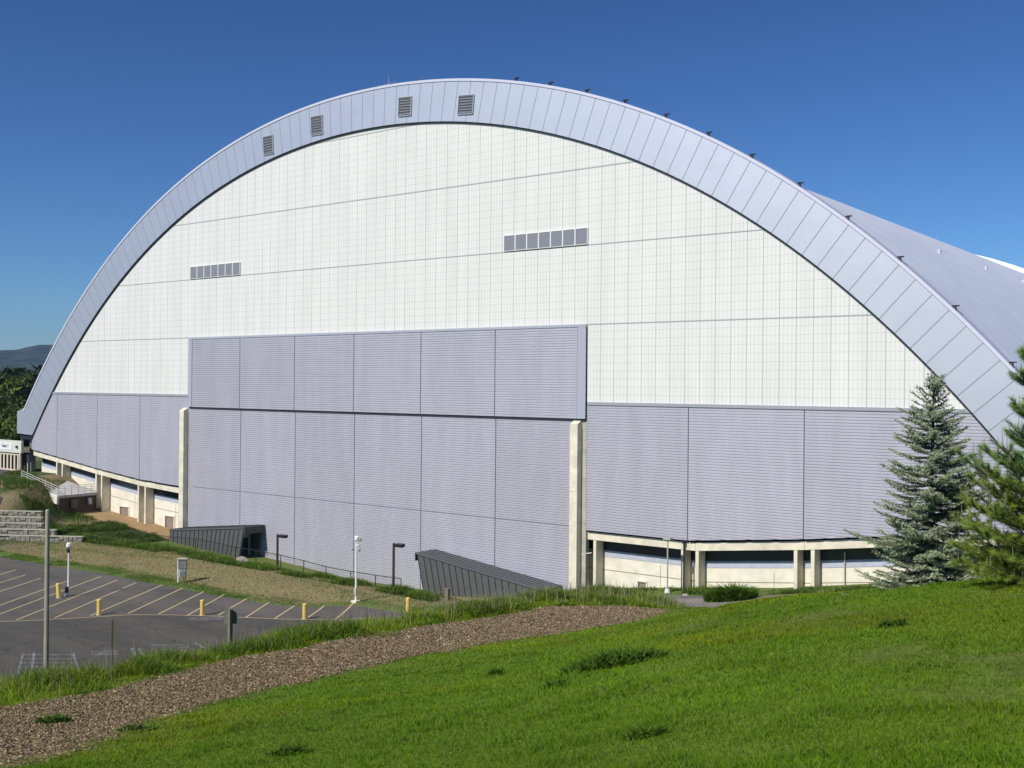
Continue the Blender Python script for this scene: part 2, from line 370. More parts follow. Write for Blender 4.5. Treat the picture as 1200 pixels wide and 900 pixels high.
# asphalt lot
def asphalt_mat(name, c, cr=True):
    m = bpy.data.materials.new(name); m.use_nodes = True; nt = m.node_tree; N = nt.nodes; L = nt.links
    b = N["Principled BSDF"]; b.inputs["Roughness"].default_value = .9; b.inputs["Specular IOR Level"].default_value = .25
    geo = N.new("ShaderNodeNewGeometry")
    n1 = N.new("ShaderNodeTexNoise"); n1.inputs["Scale"].default_value = .22; n1.inputs["Detail"].default_value = 8; n1.inputs["Roughness"].default_value = .7
    mp = N.new("ShaderNodeMapping"); mp.inputs["Scale"].default_value = (.5, 1.6, 1); L.new(geo.outputs["Position"], mp.inputs[0]); L.new(mp.outputs[0], n1.inputs["Vector"])
    r = N.new("ShaderNodeValToRGB"); e = r.color_ramp.elements
    e[0].position = .3; e[0].color = (c[0]*.72, c[1]*.72, c[2]*.74, 1); e[1].position = .7; e[1].color = (c[0]*1.3, c[1]*1.26, c[2]*1.2, 1)
    L.new(n1.outputs["Fac"], r.inputs[0])
    n2 = N.new("ShaderNodeTexNoise"); n2.inputs["Scale"].default_value = 9; n2.inputs["Detail"].default_value = 8; n2.inputs["Roughness"].default_value = .8; L.new(geo.outputs["Position"], n2.inputs["Vector"])
    mr = N.new("ShaderNodeMapRange"); mr.inputs[1].default_value = .3; mr.inputs[2].default_value = .7; mr.inputs[3].default_value = .82; mr.inputs[4].default_value = 1.18; L.new(n2.outputs["Fac"], mr.inputs[0])
    vm = N.new("ShaderNodeVectorMath"); vm.operation = 'SCALE'; L.new(r.outputs[0], vm.inputs[0]); L.new(mr.outputs[0], vm.inputs["Scale"])
    wn = N.new("ShaderNodeTexNoise"); wn.inputs["Scale"].default_value = .5; wn.inputs["Detail"].default_value = 5; L.new(geo.outputs["Position"], wn.inputs["Vector"])
    wa = N.new("ShaderNodeVectorMath"); wa.operation = 'MULTIPLY_ADD'; wa.inputs[1].default_value = (3, 3, 0); L.new(wn.outputs["Color"], wa.inputs[0]); L.new(geo.outputs["Position"], wa.inputs[2])
    vo = N.new("ShaderNodeTexVoronoi"); vo.feature = 'DISTANCE_TO_EDGE'; vo.inputs["Scale"].default_value = .16; L.new(wa.outputs[0], vo.inputs["Vector"])
    cr_ = N.new("ShaderNodeMath"); cr_.operation = 'LESS_THAN'; L.new(vo.outputs["Distance"], cr_.inputs[0]); cr_.inputs[1].default_value = .008
    k_ = N.new("ShaderNodeMath"); k_.operation = 'MULTIPLY'; L.new(cr_.outputs[0], k_.inputs[0]); k_.inputs[1].default_value = .5
    mx_ = N.new("ShaderNodeMix"); mx_.data_type = 'RGBA'; L.new(k_.outputs[0], mx_.inputs[0]); L.new(vm.outputs[0], mx_.inputs[6]); mx_.inputs[7].default_value = (c[0]*.45, c[1]*.45, c[2]*.42, 1)
    L.new(mx_.outputs[2], b.inputs["Base Color"])
    return m
M_asph = asphalt_mat("asphalt_lot", (.104, .096, .088)); M_asph2 = asphalt_mat("asphalt_lane", (.078, .075, .068)); M_gravel = asphalt_mat("gravel_grey", (.19, .175, .16))
lane_px = [(-60, 733), (0, 729), (40, 727.5), (110, 723.5), (150, 721), (200, 721), (250, 722.5), (330, 726), (400, 727), (440, 724)]
lane = np.array([on_z(*p)[:2] for p in lane_px]); lane = np.vstack([[lane[0][0]-80, lane[0][1]-3], lane])
laneY = lambda x: float(np.interp(x, lane[:, 0], lane[:, 1]))
lo = drape("parking_lot", -190, -44, lambda x: laneY(x) if x < lane[-1, 0] else 47.0, lambda x: float(lot_edge(x)), 1.5, .02, M_asph)
ln = drape("road", -190, -38, lambda x: 16.0, lambda x: laneY(x)-.0 if x < lane[-1, 0] else 47.0, 1.5, .02, M_asph2)
gr = drape("gravel_strip", -44, 10, lambda x: float(np.interp(x, [-44, -38, -30, 0], [60, 59, 55, 45])), lambda x: float(np.interp(x, [-44, -36, -20, 10], [64.5, 65.8, 66, 66])), 1.0, .03, M_gravel)

# painted lines (thin sheets above the asphalt)
def paint_mat(name, c, thr):
    m = bpy.data.materials.new(name); m.use_nodes = True; nt = m.node_tree; N = nt.nodes; L = nt.links
    b = N["Principled BSDF"]; b.inputs["Roughness"].default_value = .8; geo = N.new("ShaderNodeNewGeometry")
    n = N.new("ShaderNodeTexNoise"); n.inputs["Scale"].default_value = 2.2; n.inputs["Detail"].default_value = 9; n.inputs["Roughness"].default_value = .8; L.new(geo.outputs["Position"], n.inputs["Vector"])
    r = N.new("ShaderNodeValToRGB"); e = r.color_ramp.elements; e[0].position = thr-.08; e[0].color = (.11, .10, .098, 1); e[1].position = thr+.06; e[1].color = (*c, 1)
    L.new(n.outputs["Fac"], r.inputs[0]); L.new(r.outputs[0], b.inputs["Base Color"]); return m
M_py = paint_mat("yellow_line_paint", (.50, .40, .22), .35); M_pw = paint_mat("white_line_paint", (.27, .29, .32), .54)
mk = MB()
def stripe(mb, p, q, w, z):
    p = np.array(p[:2]); q = np.array(q[:2]); L_ = np.linalg.norm(q-p); n = max(1, int(L_/1.0)); d = (q-p)/L_; s = np.array([-d[1], d[0]])*w/2
    for k in range(n):
        a = p+(q-p)*k/n; b = p+(q-p)*(k+1)/n
        za, zb = H1(*a)+z, H1(*b)+z; mb.poly([(*(a-s), za), (*(b-s), zb), (*(b+s), zb), (*(a+s), za)])
stalls = [((138, 680), (19, 727)), ((160, 683), (63, 725)), ((190, 686), (106, 722)), ((214, 689.6), (150, 719.4)), ((239, 693.6), (186, 720)), ((263, 697), (219, 722)), ((289.6, 701.6), (255.6, 721.6)),
          ((315.6, 706), (288, 724)), ((345.6, 710), (321.6, 725.6)), ((380, 711), (361, 724)), ((414, 710), (393, 726)), ((118, 676), (0, 720)), ((80, 681), (-40, 724)), ((48, 678), (-60, 713)), ((30, 674), (-60, 702)), ((19, 668), (-60, 692))]
for a, b in stalls: stripe(mk, on_z(*a), on_z(*b), .13, .032)
for a, b in zip(lane[:-1], lane[1:]): stripe(mk, a, b, .11, .031)
tag(mk.build("stall_markings", M_py, fixn=False), kind="structure")
mk = MB()
def hatch(x0, x1, y0, y1, n, cross=True):
    for k in range(n):
        y = y0+(y1-y0)*k/(n-1); stripe(mk, on_z(x0, y), on_z(x1, y), .16, .034)
    if cross:
        for xa, xb in ((x0, x0-7), (x1-4, x1+5), (x0+13, x0+9)): stripe(mk, on_z(xa, y0-2), on_z(xb, y1+6), .16, .036)
hatch(27, 90, 768, 792, 6); hatch(107, 139, 763.5, 768, 4, False); hatch(177, 222, 756.5, 764, 4, False)
stripe(mk, on_z(155, 760), on_z(160, 772), .16, .034); stripe(mk, on_z(163, 760), on_z(168, 771), .16, .034); stripe(mk, on_z(228, 754), on_z(240, 760), .2, .034)
hatch(222, 262, 724.5, 727, 3, False)
tag(mk.build("crossing_markings", M_pw, fixn=False), kind="structure")

# ------------------------------------------------------------------ the dome
XC = -69.65; YF = 68.5
def zo(u): v = (u/60)**2; return 42.545-24.176*v-7.229*v*v-.510*v**3
def zi(u): v = (u/60)**2; return 39.047-25.521*v-7.780*v*v-1.1365*v**3
dome = thing("sports_dome", (XC, YF, 0), "huge barrel-roofed dome with pale lavender steel arch rim and white translucent end wall", "sports dome")

# sampled arch: outer points, inward normals, thickness
def arch_samples(step):
    us = np.linspace(-58.6, 58.6, 2400); pts = np.stack([us, zo(us)], 1)
    s = np.concatenate([[0], np.cumsum(np.hypot(*np.diff(pts, axis=0).T))])
    n = int(round(s[-1]/step)); out = []
    for k in range(n+1):
        t = s[-1]*k/n; u = np.interp(t, s, us); z = zo(u); e = 1e-3; d = norm([2*e, zo(u+e)-zo(u-e), 0])[:2]; nn = np.array([d[1], -d[0]])
        lo_, hi_ = 0, 7
        for _ in range(30):
            mid = (lo_+hi_)/2; q = np.array([u, z])+nn*mid
            if q[1] > zi(q[0]): lo_ = mid
            else: hi_ = mid
        out.append((u, z, nn[0], nn[1], lo_))
    return out
AS = arch_samples(1.42)
rim = MB(); Yr = 68.36
lv_pts = []
for k in range(len(AS)-1):
    (u0, z0, a0, b0, t0), (u1, z1, a1, b1, t1) = AS[k], AS[k+1]
    tt0, tt1 = t0, t1
    def pt(u, z, a, b, t, y): return (XC+u+a*t, y, z+b*t)
    g_ = .012
    rim.poly([pt(u0, z0, a0, b0, 0.0, Yr), pt(u1, z1, a1, b1, 0.0, Yr), pt(u1, z1, a1, b1, tt1, Yr), pt(u0, z0, a0, b0, tt0, Yr)], 0)
    rim.poly([pt(u0, z0, a0, b0, tt0, Yr), pt(u1, z1, a1, b1, tt1, Yr), pt(u1, z1, a1, b1, tt1, 68.9), pt(u0, z0, a0, b0, tt0, 68.9)], 2)   # soffit, coloured black as if in shade
    # top flashing, slightly proud, and its back
    rim.hexa([pt(u0, z0, a0, b0, .16, Yr-.06), pt(u1, z1, a1, b1, .16, Yr-.06), pt(u1, z1, a1, b1, .16, Yr+1.1), pt(u0, z0, a0, b0, .16, Yr+1.1),
              pt(u0, z0, a0, b0, -.05, Yr-.06), pt(u1, z1, a1, b1, -.05, Yr-.06), pt(u1, z1, a1, b1, -.05, Yr+1.1), pt(u0, z0, a0, b0, -.05, Yr+1.1)], 1)
    rim.poly([pt(u0, z0, a0, b0, 0, Yr+1.0), pt(u1, z1, a1, b1, 0, Yr+1.0), pt(u1, z1, a1, b1, 2, Yr+1.0), pt(u0, z0, a0, b0, 2, Yr+1.0)], 0)
    # joint between two fascia panels
    if k > 0:
        w = .019
        c0 = np.array([XC+u0, Yr-.012, z0]); c1 = np.array([XC+u0+a0*t0, Yr-.012, z0+b0*t0]); tg = np.array([-b0, 0, a0])
        s0 = c0+np.array([a0, 0, b0])*.17
        rim.poly([s0-tg*w, s0+tg*w, c1+tg*w, c1-tg*w], 3)
# dark strip standing in for the shaded gap under the inner edge
gsh = MB()
us = np.linspace(-57.2, 57.2, 160)
for a, b in zip(us[:-1], us[1:]):
    ta = norm([1, (zi(a+.01)-zi(a-.01))/.02, 0]); tb = norm([1, (zi(b+.01)-zi(b-.01))/.02, 0])
    na = np.array([ta[1], 0, -ta[0]]); nb = np.array([tb[1], 0, -tb[0]]); pa = np.array([XC+a, 68.42, zi(a)]); pb = np.array([XC+b, 68.42, zi(b)])
    gsh.hexa([pa-na*.1, pb-nb*.1, pb-nb*.1+[0, .2, 0], pa-na*.1+[0, .2, 0], pa+na*.11, pb+nb*.11, pb+nb*.11+[0, .2, 0], pa+na*.11+[0, .2, 0]])
# feet of the rim
for sgn in (-1, 1):
    X = lambda v: XC+sgn*v
    u_i = 56.85
    pts = [(57.9, 12.95), (60.15, 12.35), (60.15, 9.62), (56.7, 9.50), (u_i-.55, zi(56.3)), (54.4, zi(54.4)), (56.6, zo(56.6))]
    prof = [(X(a), b) for a, b in pts]
    rim.poly([(x, Yr-.004, z) for x, z in prof], 0); rim.poly([(x, 71.5, z) for x, z in prof[:5]], 0)
    for (a, b) in zip(prof[:4], prof[1:5]): rim.poly([(a[0], Yr-.004, a[1]), (b[0], Yr-.004, b[1]), (b[0], 71.5, b[1]), (a[0], 71.5, a[1])], 0)
    rim.box(X(56.9)-.0 if sgn > 0 else X(59.9), X(59.9) if sgn > 0 else X(56.9), Yr+.25, 71.4, 8.9, 9.5, 2)
rimo = rim.build("rim_fascia", [M_rim, M_edge, M_gapshade, M_trim], dome)
bpy.data.objects[rimo.name].data.materials[3] = mat("rim_joint", (.22, .225, .27), .6)
gsh.build("rim_gap_shade", M_gapshade, dome)
# support column under the left and right foot
for sgn in (-1, 1):
    x = XC+sgn*57.9; MB().box(x-.22, x+.22, 68.9, 69.35, 4.0, 9.6).build("support_column", mat("column_grey", (.16, .15, .14), .6), dome)

# louvered vents in the rim
lv = [[(538, 112), (556, 111), (554, 133), (537, 134.5)], [(468, 114.5), (482.5, 113), (482, 135), (467, 136.5)], [(365, 137), (378, 135), (378.5, 156.5), (365.5, 159)], [(308.5, 161), (320, 158), (320.5, 179.5), (310, 182)]]
for q in lv:
    w = [on_y(*p, Yr-.02) for p in q]; c = sum(w)/4; ex = (w[1]-w[0]+w[2]-w[3])/2; ez = (w[0]-w[3]+w[1]-w[2])/2
    fr = MB(); W2, H2 = np.linalg.norm(ex)/2, np.linalg.norm(ez)/2; ux, uz = norm(ex), norm(ez)
    def fp(i, j, dy): return c+ux*W2*i+uz*H2*j+np.array([0, dy, 0])
    for a, b in (((-1, 1), (1, 1)), ((-1, -1), (1, -1)), ((-1, -1), (-1, 1)), ((1, -1), (1, 1))):
        fr.bar(fp(*a, -.03), fp(*b, -.03), .07, .12, 0, (0, 1, 0))
    f_ = fr.build("louver_vent", M_trim, dome)
    bk = MB().hexa([fp(-1, -1, -.005), fp(1, -1, -.005), fp(1, 1, -.005), fp(-1, 1, -.005), fp(-1, -1, .0), fp(1, -1, .0), fp(1, 1, .0), fp(-1, 1, .0)])
    b_ = bk.build("vent_backing", mat("vent_dark", (.13, .14, .16), .7), f_)
    sl = MB()
    for k in range(7):
        j = -1+2*(k+.5)/7; a = fp(-.96, j, -.03); b = fp(.96, j, -.03); sl.bar(a, b, .10, .03, 0, (0, .6, 1))
    sl.build("slats", M_louv, f_)["label"] = "thin grey slats across the vent"

# barrel roof
OFF = 1.08
rf = MB(); ys = list(np.linspace(69.1, 193.2, 21)); prof = []
for (u, z, a, b, t) in arch_samples(1.9): prof.append((XC+u+a*OFF, z+b*OFF))
V = np.array([(x, y, z) for y in ys for x, z in prof]); i = np.arange(len(V)).reshape(len(ys), len(prof))
Q = np.stack([i[:-1, :-1], i[1:, :-1], i[1:, 1:], i[:-1, 1:]], -1).reshape(-1, 4)
def roof_mat():
    m = mat("roof_membrane_bands", (.77, .80, .86), .45, 0, .07, .3); nt = m.node_tree; N = nt.nodes; L = nt.links; b = N["Principled BSDF"]
    src = b.inputs["Base Color"].links[0].from_socket
    geo = N.new("ShaderNodeNewGeometry"); sp = N.new("ShaderNodeSeparateXYZ"); L.new(geo.outputs["Position"], sp.inputs[0])
    w = N.new("ShaderNodeMath"); w.operation = 'PINGPONG'; L.new(sp.outputs["Y"], w.inputs[0]); w.inputs[1].default_value = 1.52
    c = N.new("ShaderNodeMath"); c.operation = 'LESS_THAN'; L.new(w.outputs[0], c.inputs[0]); c.inputs[1].default_value = .07
    n = N.new("ShaderNodeTexNoise"); n.noise_dimensions = '1D'; n.inputs["Scale"].default_value = .33; L.new(sp.outputs["Y"], n.inputs["W"])
    k = N.new("ShaderNodeMath"); k.operation = 'MULTIPLY'; L.new(c.outputs[0], k.inputs[0]); L.new(n.outputs["Fac"], k.inputs[1])
    mx = N.new("ShaderNodeMix"); mx.data_type = 'RGBA'; L.new(src, mx.inputs[6]); mx.inputs[7].default_value = (.58, .60, .68, 1); L.new(k.outputs[0], mx.inputs[0]); L.new(mx.outputs[2], b.inputs["Base Color"])
    return m
roofo = np_mesh("roof", V, Q[:, ::-1], None, roof_mat(), dome, smooth=True)
# rear rim and rear wall
rr = MB(); AS2 = arch_samples(4); o_ = .30
for k in range(len(AS2)-1):
    (u0, z0, a0, b0, t0), (u1, z1, a1, b1, t1) = AS2[k], AS2[k+1]
    rr.hexa([pt(u0, z0, a0, b0, t0, 192.9), pt(u1, z1, a1, b1, t1, 192.9), pt(u1, z1, a1, b1, t1, 193.9), pt(u0, z0, a0, b0, t0, 193.9),
             pt(u0, z0, a0, b0, o_, 192.9), pt(u1, z1, a1, b1, o_, 192.9), pt(u1, z1, a1, b1, o_, 193.9), pt(u0, z0, a0, b0, o_, 193.9)])
rr.build("rear_rim", M_white, dome)  # white colour stands in for sunlight on the far rim
rw = MB(); uu = np.linspace(-58, 58, 60); rw.poly([(XC+u, 193.5, zi(u)+.8) for u in uu]+[(XC+58, 193.5, -3), (XC-58, 193.5, -3)]); rw.build("rear_wall", M_clad, dome, fixn=False)
def roof_pt(ratio_x):   # roof z for world x
    xs = np.array([p[0] for p in prof]); zs = np.array([p[1] for p in prof]); return float(np.interp(ratio_x, xs, zs))
# roof vents
for yv in (104.3, 121.4, 138.7, 156.0, 173.3):
    x = None
    for xx in np.arange(-36, -20, .05):
        if (roof_pt(xx)-16)/(-xx) < .437: x = xx; break
    z = roof_pt(x); v = MB(); v.tube([(x, yv, z-.2), (x, yv, z+.2)], .14, 10).tube([(x, yv, z+.2), (x, yv, z+.28), (x, yv, z+.34)], [.2, .2, .1], 12)
    v.build("roof_vent", M_edge, dome)
# floodlight brackets along the rim top
for p in [(602, 95), (642, 100), (685, 109), (730, 121), (778, 138), (828, 158), (879, 185), (935, 217.5), (992, 259), (1053, 307), (1118, 366), (1185, 436)]:
    w = on_y(*p, 68.2); u = w[0]-XC; x, z = w[0], zo(u)+.0
    b = MB(); b.box(x-.045, x+.045, 68.55, 68.64, z-.1, z+.34).box(x-.14, x-.09, 68.55, 68.62, z-.1, z+.3)
    o = b.build("rim_light", M_black, dome)
    MB().box(x-.21, x+.20, 68.5, 68.70, z+.29, z+.36).build("lamp_head", M_black, o)
# antenna
ax, az = on_y(448, 97, 68.2)[0], 0; az = zo(ax-XC)
an = MB(); an.tube([(ax, 69, az-.1), (ax, 69, az+1.0)], .03, 6).tube([(ax-1.15, 69, az-.4), (ax-1.15, 69, az+.45)], .03, 6).tube([(ax-1.9, 69, az+.05), (ax-.2, 69, az+.35)], .015, 5).tube([(ax-1.15, 69, az+.3), (ax+.9, 69, az+.45)], .015, 5)
an.build("antenna", mat("antenna_grey", (.3, .3, .32), .5), dome)

# white translucent end wall
L0, L1, L2, L3, L4 = 14.81, 20.76, 26.85, 32.73, 38.6
ZT = 14.81
uu = np.linspace(-54.6, 54.6, 110); wl = MB()
wl.poly([(XC+u, 68.55, max(zi(u)+.6, ZT)) for u in uu]+[(XC+54.6, 68.55, ZT), (XC-54.6, 68.55, ZT)])
def xin(z):   # half width of the inner arch at height z
    lo_, hi_ = 0, 60
    for _ in range(40):
        m_ = (lo_+hi_)/2
        if zi(m_) > z: lo_ = m_
        else: hi_ = m_
    return lo_
for z in (L1, L2, L3, L4):
    w = xin(z)+.3; wl.box(XC-w, XC+w, 68.535, 68.56, z-.04, z+.04, 1)
wo = wl.build("translucent_wall", [M_wall, M_joint], dome, fixn=False)
for x0 in (-94.99, -53.42):
    for k in range(7):
        a = x0+k*1.161; b = a+1.161
        f_ = MB(); 
        f_.box(a, b, 68.44, 68.53, 26.89, 26.93).box(a, b, 68.44, 68.53, 28.14, 28.17).box(a, a+.05, 68.44, 68.53, 26.93, 28.14).box(b-.05, b, 68.44, 68.53, 26.93, 28.14)
        wn = f_.build("vent_window", M_white, dome)
        MB().box(a+.05, b-.05, 68.46, 68.5, 26.93, 28.14).build("pane", M_ventp, wn)

# ribbed cladding panels
def ribbed(x0, x1, z0, z1, yb, m, cuts=(), per=.2, dep=.038):
    """horizontally ribbed sheet in plan y=yb (front), with bottom cut lines [(xa,za,xb,zb)]"""
    bm = bmesh.new(); prof = []; z = z0
    while z < z1-1e-6:
        for dz, dy in ((0, 0), (.125, .002), (.145, dep), (.18, dep)):
            if z+dz < z1: prof.append((z+dz, yb+dy))
        z += per
    prof.append((z1, yb))
    va = [bm.verts.new((x0, y, z)) for z, y in prof]; vb = [bm.verts.new((x1, y, z)) for z, y in prof]
    for k in range(len(prof)-1): bm.faces.new((va[k], vb[k], vb[k+1], va[k+1]))
    # returns at both ends
    for (vv, x) in ((va, x0), (vb, x1)):
        vc = [bm.verts.new((x, yb+.14, z)) for z, y in prof]
        for k in range(len(prof)-1): bm.faces.new((vv[k], vc[k], vc[k+1], vv[k+1]))
    for (xa, za, xb, zb) in cuts:
        d = norm([xb-xa, 0, zb-za]); nrm = np.array([-d[2], 0, d[0]])
        bmesh.ops.bisect_plane(bm, geom=bm.verts[:]+bm.edges[:]+bm.faces[:], plane_co=(xa, 0, za), plane_no=tuple(nrm), clear_inner=True)
    bmesh.ops.recalc_face_normals(bm, faces=bm.faces)
    me = bpy.data.meshes.new("p"); bm.to_mesh(me); bm.free(); me.materials.append(m); return me
def add_me(name, me, parent): me.name = name; o = bpy.data.objects.new(name, me); C.objects.link(o); attach(o, parent); return o
# bottom edge of the cladding
BX = [-126.6, -120.8, -112.4, -104.0, -96.9, -45.2, -36.2, -27.97, -22.9, -20.3, -12.5]
BZ = [7.75, 7.13, 6.21, 5.44, 5.07, 5.05, 5.08, 5.97, 6.63, 6.98, 7.75]
bz = lambda x: float(np.interp(x, BX, BZ))
bays_l = [-126.6, -120.79, -112.25, -103.85, -95.0]; bays_r = [-45.28, -36.58, -27.95, -19.45, -12.7]
for bays in (bays_l, bays_r):
    for a, b in zip(bays[:-1], bays[1:]):
        xs_ = [a]+[x for x in BX if a < x < b]+[b]
        cuts = [(p, bz(p), q, bz(q)) for p, q in ((a, b),)] if len(xs_) == 2 or True else []
        # limit by arch: clip with chords of the inner arch pushed under the rim
        for s_ in (-1, 1):
            for (h0, h1) in ((9, 12.2), (12.2, 15)):
                wa, wb = xin(h0)+1.1, xin(h1)+1.1
                pa, pb = (XC+s_*wa, h0), (XC+s_*wb, h1)
                cuts.append((pa[0], pa[1], pb[0], pb[1]) if s_ > 0 else (pb[0], pb[1], pa[0], pa[1]))
        cc = []
        for c_ in cuts:
            cc.append(c_)
        # orient chord cuts so that the inside of the arch is kept
        final = [cuts[0]]
        me = ribbed(a+.035, b-.035, bz(min(a, b))-2.5 if False else 4.6, ZT-.2, YF, M_clad, [cuts[0]])
        bm = bmesh.new(); bm.from_mesh(me)
        for (xa, za, xb, zb) in cuts[1:]:
            d = norm([xb-xa, 0, zb-za]); nrm = np.array([-d[2], 0, d[0]])
            if (np.array([XC, 0, 10])-np.array([xa, 0, za]))@nrm < 0: nrm = -nrm
            bmesh.ops.bisect_plane(bm, geom=bm.verts[:]+bm.edges[:]+bm.faces[:], plane_co=(xa, 0, za), plane_no=tuple(nrm), clear_inner=True)
        bm.to_mesh(me); bm.free()
        add_me("cladding_panel", me, dome)
# backing sheet behind the seams, and the top flashing above the grey band
for bays in (bays_l, bays_r):
    bkm = MB(); a, b = bays[0], bays[-1]; n = 24
    for k in range(n):
        xa, xb = a+(b-a)*k/n, a+(b-a)*(k+1)/n
        za = min(ZT-.1, max(zi(xa-XC)+.6, bz(xa)+.02)); zb = min(ZT-.1, max(zi(xb-XC)+.6, bz(xb)+.02))
        bkm.hexa([(xa, 68.57, bz(xa)+.02), (xb, 68.57, bz(xb)+.02), (xb, 68.66, bz(xb)+.02), (xa, 68.66, bz(xa)+.02), (xa, 68.57, za), (xb, 68.57, zb), (xb, 68.66, zb), (xa, 68.66, za)])
    bkm.build("cladding_backing", M_clad_dark, dome)
w = xin(ZT)+.5
for xa_, xb_ in ((XC-w, -95.2), (-45.2, XC+w)): MB().box(xa_, xb_, 68.44, 68.58, ZT-.2, ZT+.03).build("band_flashing", mat("flashing_grey", (.34, .345, .38), .5), dome)

# header box over the hangar door
HX = [-94.4, -86.6, -78.47, -70.45, -62.27, -54.13, -46.05]; HZ0, HZ1 = 13.55, 20.72; YH = 68.34
for a, b in zip(HX[:-1], HX[1:]): add_me("header_panel", ribbed(a+.04, b-.04, HZ0, HZ1-.14, YH, M_clad), dome)
MB().box(-95.0, -45.3, YH+.07, 68.54, HZ0+.01, HZ1-.15).build("header_backing", M_clad_dark, dome)
MB().box(-95.0, HX[0]+.0, YH-.02, 68.535, HZ0, HZ1-.14).build("header_trim", M_trim, dome)
MB().box(HX[-1], -45.3, YH-.02, 68.535, HZ0, HZ1-.14).build("header_trim", M_trim, dome)
MB().box(-95.0, -45.3, YH-.03, 68.535, HZ1-.14, HZ1+.03).build("header_trim", M_trim, dome)
MB().box(-94.9, -45.4, 68.40, 68.8, HZ0-.14, HZ0-.003).build("door_head_shade", M_gapshade, dome)  # black strip drawn in place of the header's cast shadow
# hangar door leaves
for k, (a, b) in enumerate(zip(HX[:-1], HX[1:])):
    d_ = add_me("hangar_door_panel", ribbed(a+.04 if k else -95.0, b-.04 if k < 5 else -46.0, -2.6, HZ0-.14, 68.52, M_clad), dome)
    MB().box(a+.05, b-.05, 68.49, 68.56, 5.24, 5.30).build("joint_strip", mat("joint_lav", (.27, .27, .34), .6), d_)
MB().box(-95.0, -46.0, 68.59, 68.75, -2.6, HZ0-.15).build("door_backing", M_clad_dark, dome)
# big concrete pilasters either side of the door
for (x0, x1) in ((on_y(209.5, 560, 67.95)[0], on_y(214.5, 560, 67.95)[0]), (on_y(667, 590, 67.95)[0], on_y(676, 590, 67.95)[0])):
    p = MB(); yb = 68.495; yf = 67.95
    p.hexa([(x0, yf, -2), (x1, yf, -2), (x1, yb+.9, -2), (x0, yb+.9, -2), (x0, yf, 13.15), (x1, yf, 13.15), (x1, yb+.9, 13.85), (x0, yb+.9, 13.85)], 0)
    p.box(x0-.015, x1+.015, yf-.012, yf+.02, 7.95, 8.0, 1)
    p.build("pilaster", [M_conc, M_concd], dome, bevel=.02)
# the recess wall between pilaster and door leaf/cladding
MB().box(-96.3, -95.0, 68.53, 68.9, -2, 13.5).build("jamb", M_concd, dome); MB().box(-46.2, -45.3, 68.56, 69.0, -2, 13.5).build("jamb", M_concd, dome)

# concrete base: beam, fins, recessed walls, clerestory
YB = 68.78; YW = 69.85
segs = [-126.6, -120.8, -112.4, -104.0, -96.8, None, -46.7, -36.1, -27.97, -20.3, -12.6]
ci = 0
for a, b in zip(segs[:-1], segs[1:]):
    if a is None or b is None: continue
    za, zb = bz(a)-.16, bz(b)-.16
    MB().hexa([(a+.01, YB, za-.58), (b-.01, YB, zb-.58), (b-.01, YW+.3, zb-.58), (a+.01, YW+.3, za-.58), (a+.01, YB, za), (b-.01, YB, zb), (b-.01, YW+.3, zb), (a+.01, YW+.3, za)]).build("base_beam", M_conc, dome)
    MB().hexa([(a+.01, YB+.12, za+.003), (b-.01, YB+.12, zb+.003), (b-.01, YW, zb+.003), (a+.01, YW, za+.003), (a+.01, YB+.12, za+.3), (b-.01, YB+.12, zb+.3), (b-.01, YW, zb+.3), (a+.01, YW, za+.3)]).build("shadow_gap", M_gapshade, dome)  # black block fills the gap to draw its shade
    z0 = min(H1(a, 69), H1(b, 69))-1.0
    wz = .62+.85  # depth to bottom of glass below cladding line
    # wall with joint lines, flashing and glass
    wl = MB(); wl.hexa([(a, YW, z0), (b, YW, z0), (b, YW+.3, z0), (a, YW+.3, z0), (a, YW, za-.58-1.35), (b, YW, zb-.58-1.35), (b, YW+.3, zb-.58-1.35), (a, YW+.3, za-.58-1.35)], 0)
    zj = (za+zb)/2-.58-2.35
    wl.hexa([(a, YW-.006, za-.58-2.4), (b, YW-.006, zb-.58-2.4), (b, YW+.01, zb-.58-2.4), (a, YW+.01, za-.58-2.4), (a, YW-.006, za-.58-2.34), (b, YW-.006, zb-.58-2.34), (b, YW+.01, zb-.58-2.34), (a, YW+.01, za-.58-2.34)], 1)
    xm = a+(b-a)*.68; wl.box(xm-.02, xm+.02, YW-.008, YW+.01, z0, (za+zb)/2-.58-1.5, 1)
    wl.build("base_wall", [M_concw, mat("joint_brown", (.26, .22, .15), .9)], dome)
    MB().hexa([(a, YW-.03, za-.58-1.348), (b, YW-.03, zb-.58-1.348), (b, YW+.2, zb-.58-1.348), (a, YW+.2, za-.58-1.348), (a, YW+.05, za-.58-.88), (b, YW+.05, zb-.58-.88), (b, YW+.2, zb-.58-.88), (a, YW+.2, za-.58-.88)]).build("sill_flashing", M_sill, dome)
    MB().hexa([(a, YW+.08, za-.58-.878), (b, YW+.08, zb-.58-.878), (b, YW+.2, zb-.58-.878), (a, YW+.2, za-.58-.878), (a, YW+.08, za-.582), (b, YW+.08, zb-.582), (b, YW+.2, zb-.582), (a, YW+.2, za-.582)]).build("clerestory_window", M_glass, dome)
def fin(x, w=.26):
    z = bz(x)-.16-.583; MB().box(x-w/2, x+w/2, YB+.03, YW+.0, H1(x, 69)-1.2, z).build("concrete_fin", M_conc, dome, bevel=.015)
def fpx(px, py): return on_y(px, py, YB)[0]
for px, py in ((696.5, 660), (799.5, 665), (816.5, 665), (932, 660), (952, 660), (1092, 655), (1110, 655), (66, 555), (72.5, 555), (112, 580), (118.5, 580), (161.5, 595), (169.5, 595), (31.5, 545)): fin(fpx(px, py))
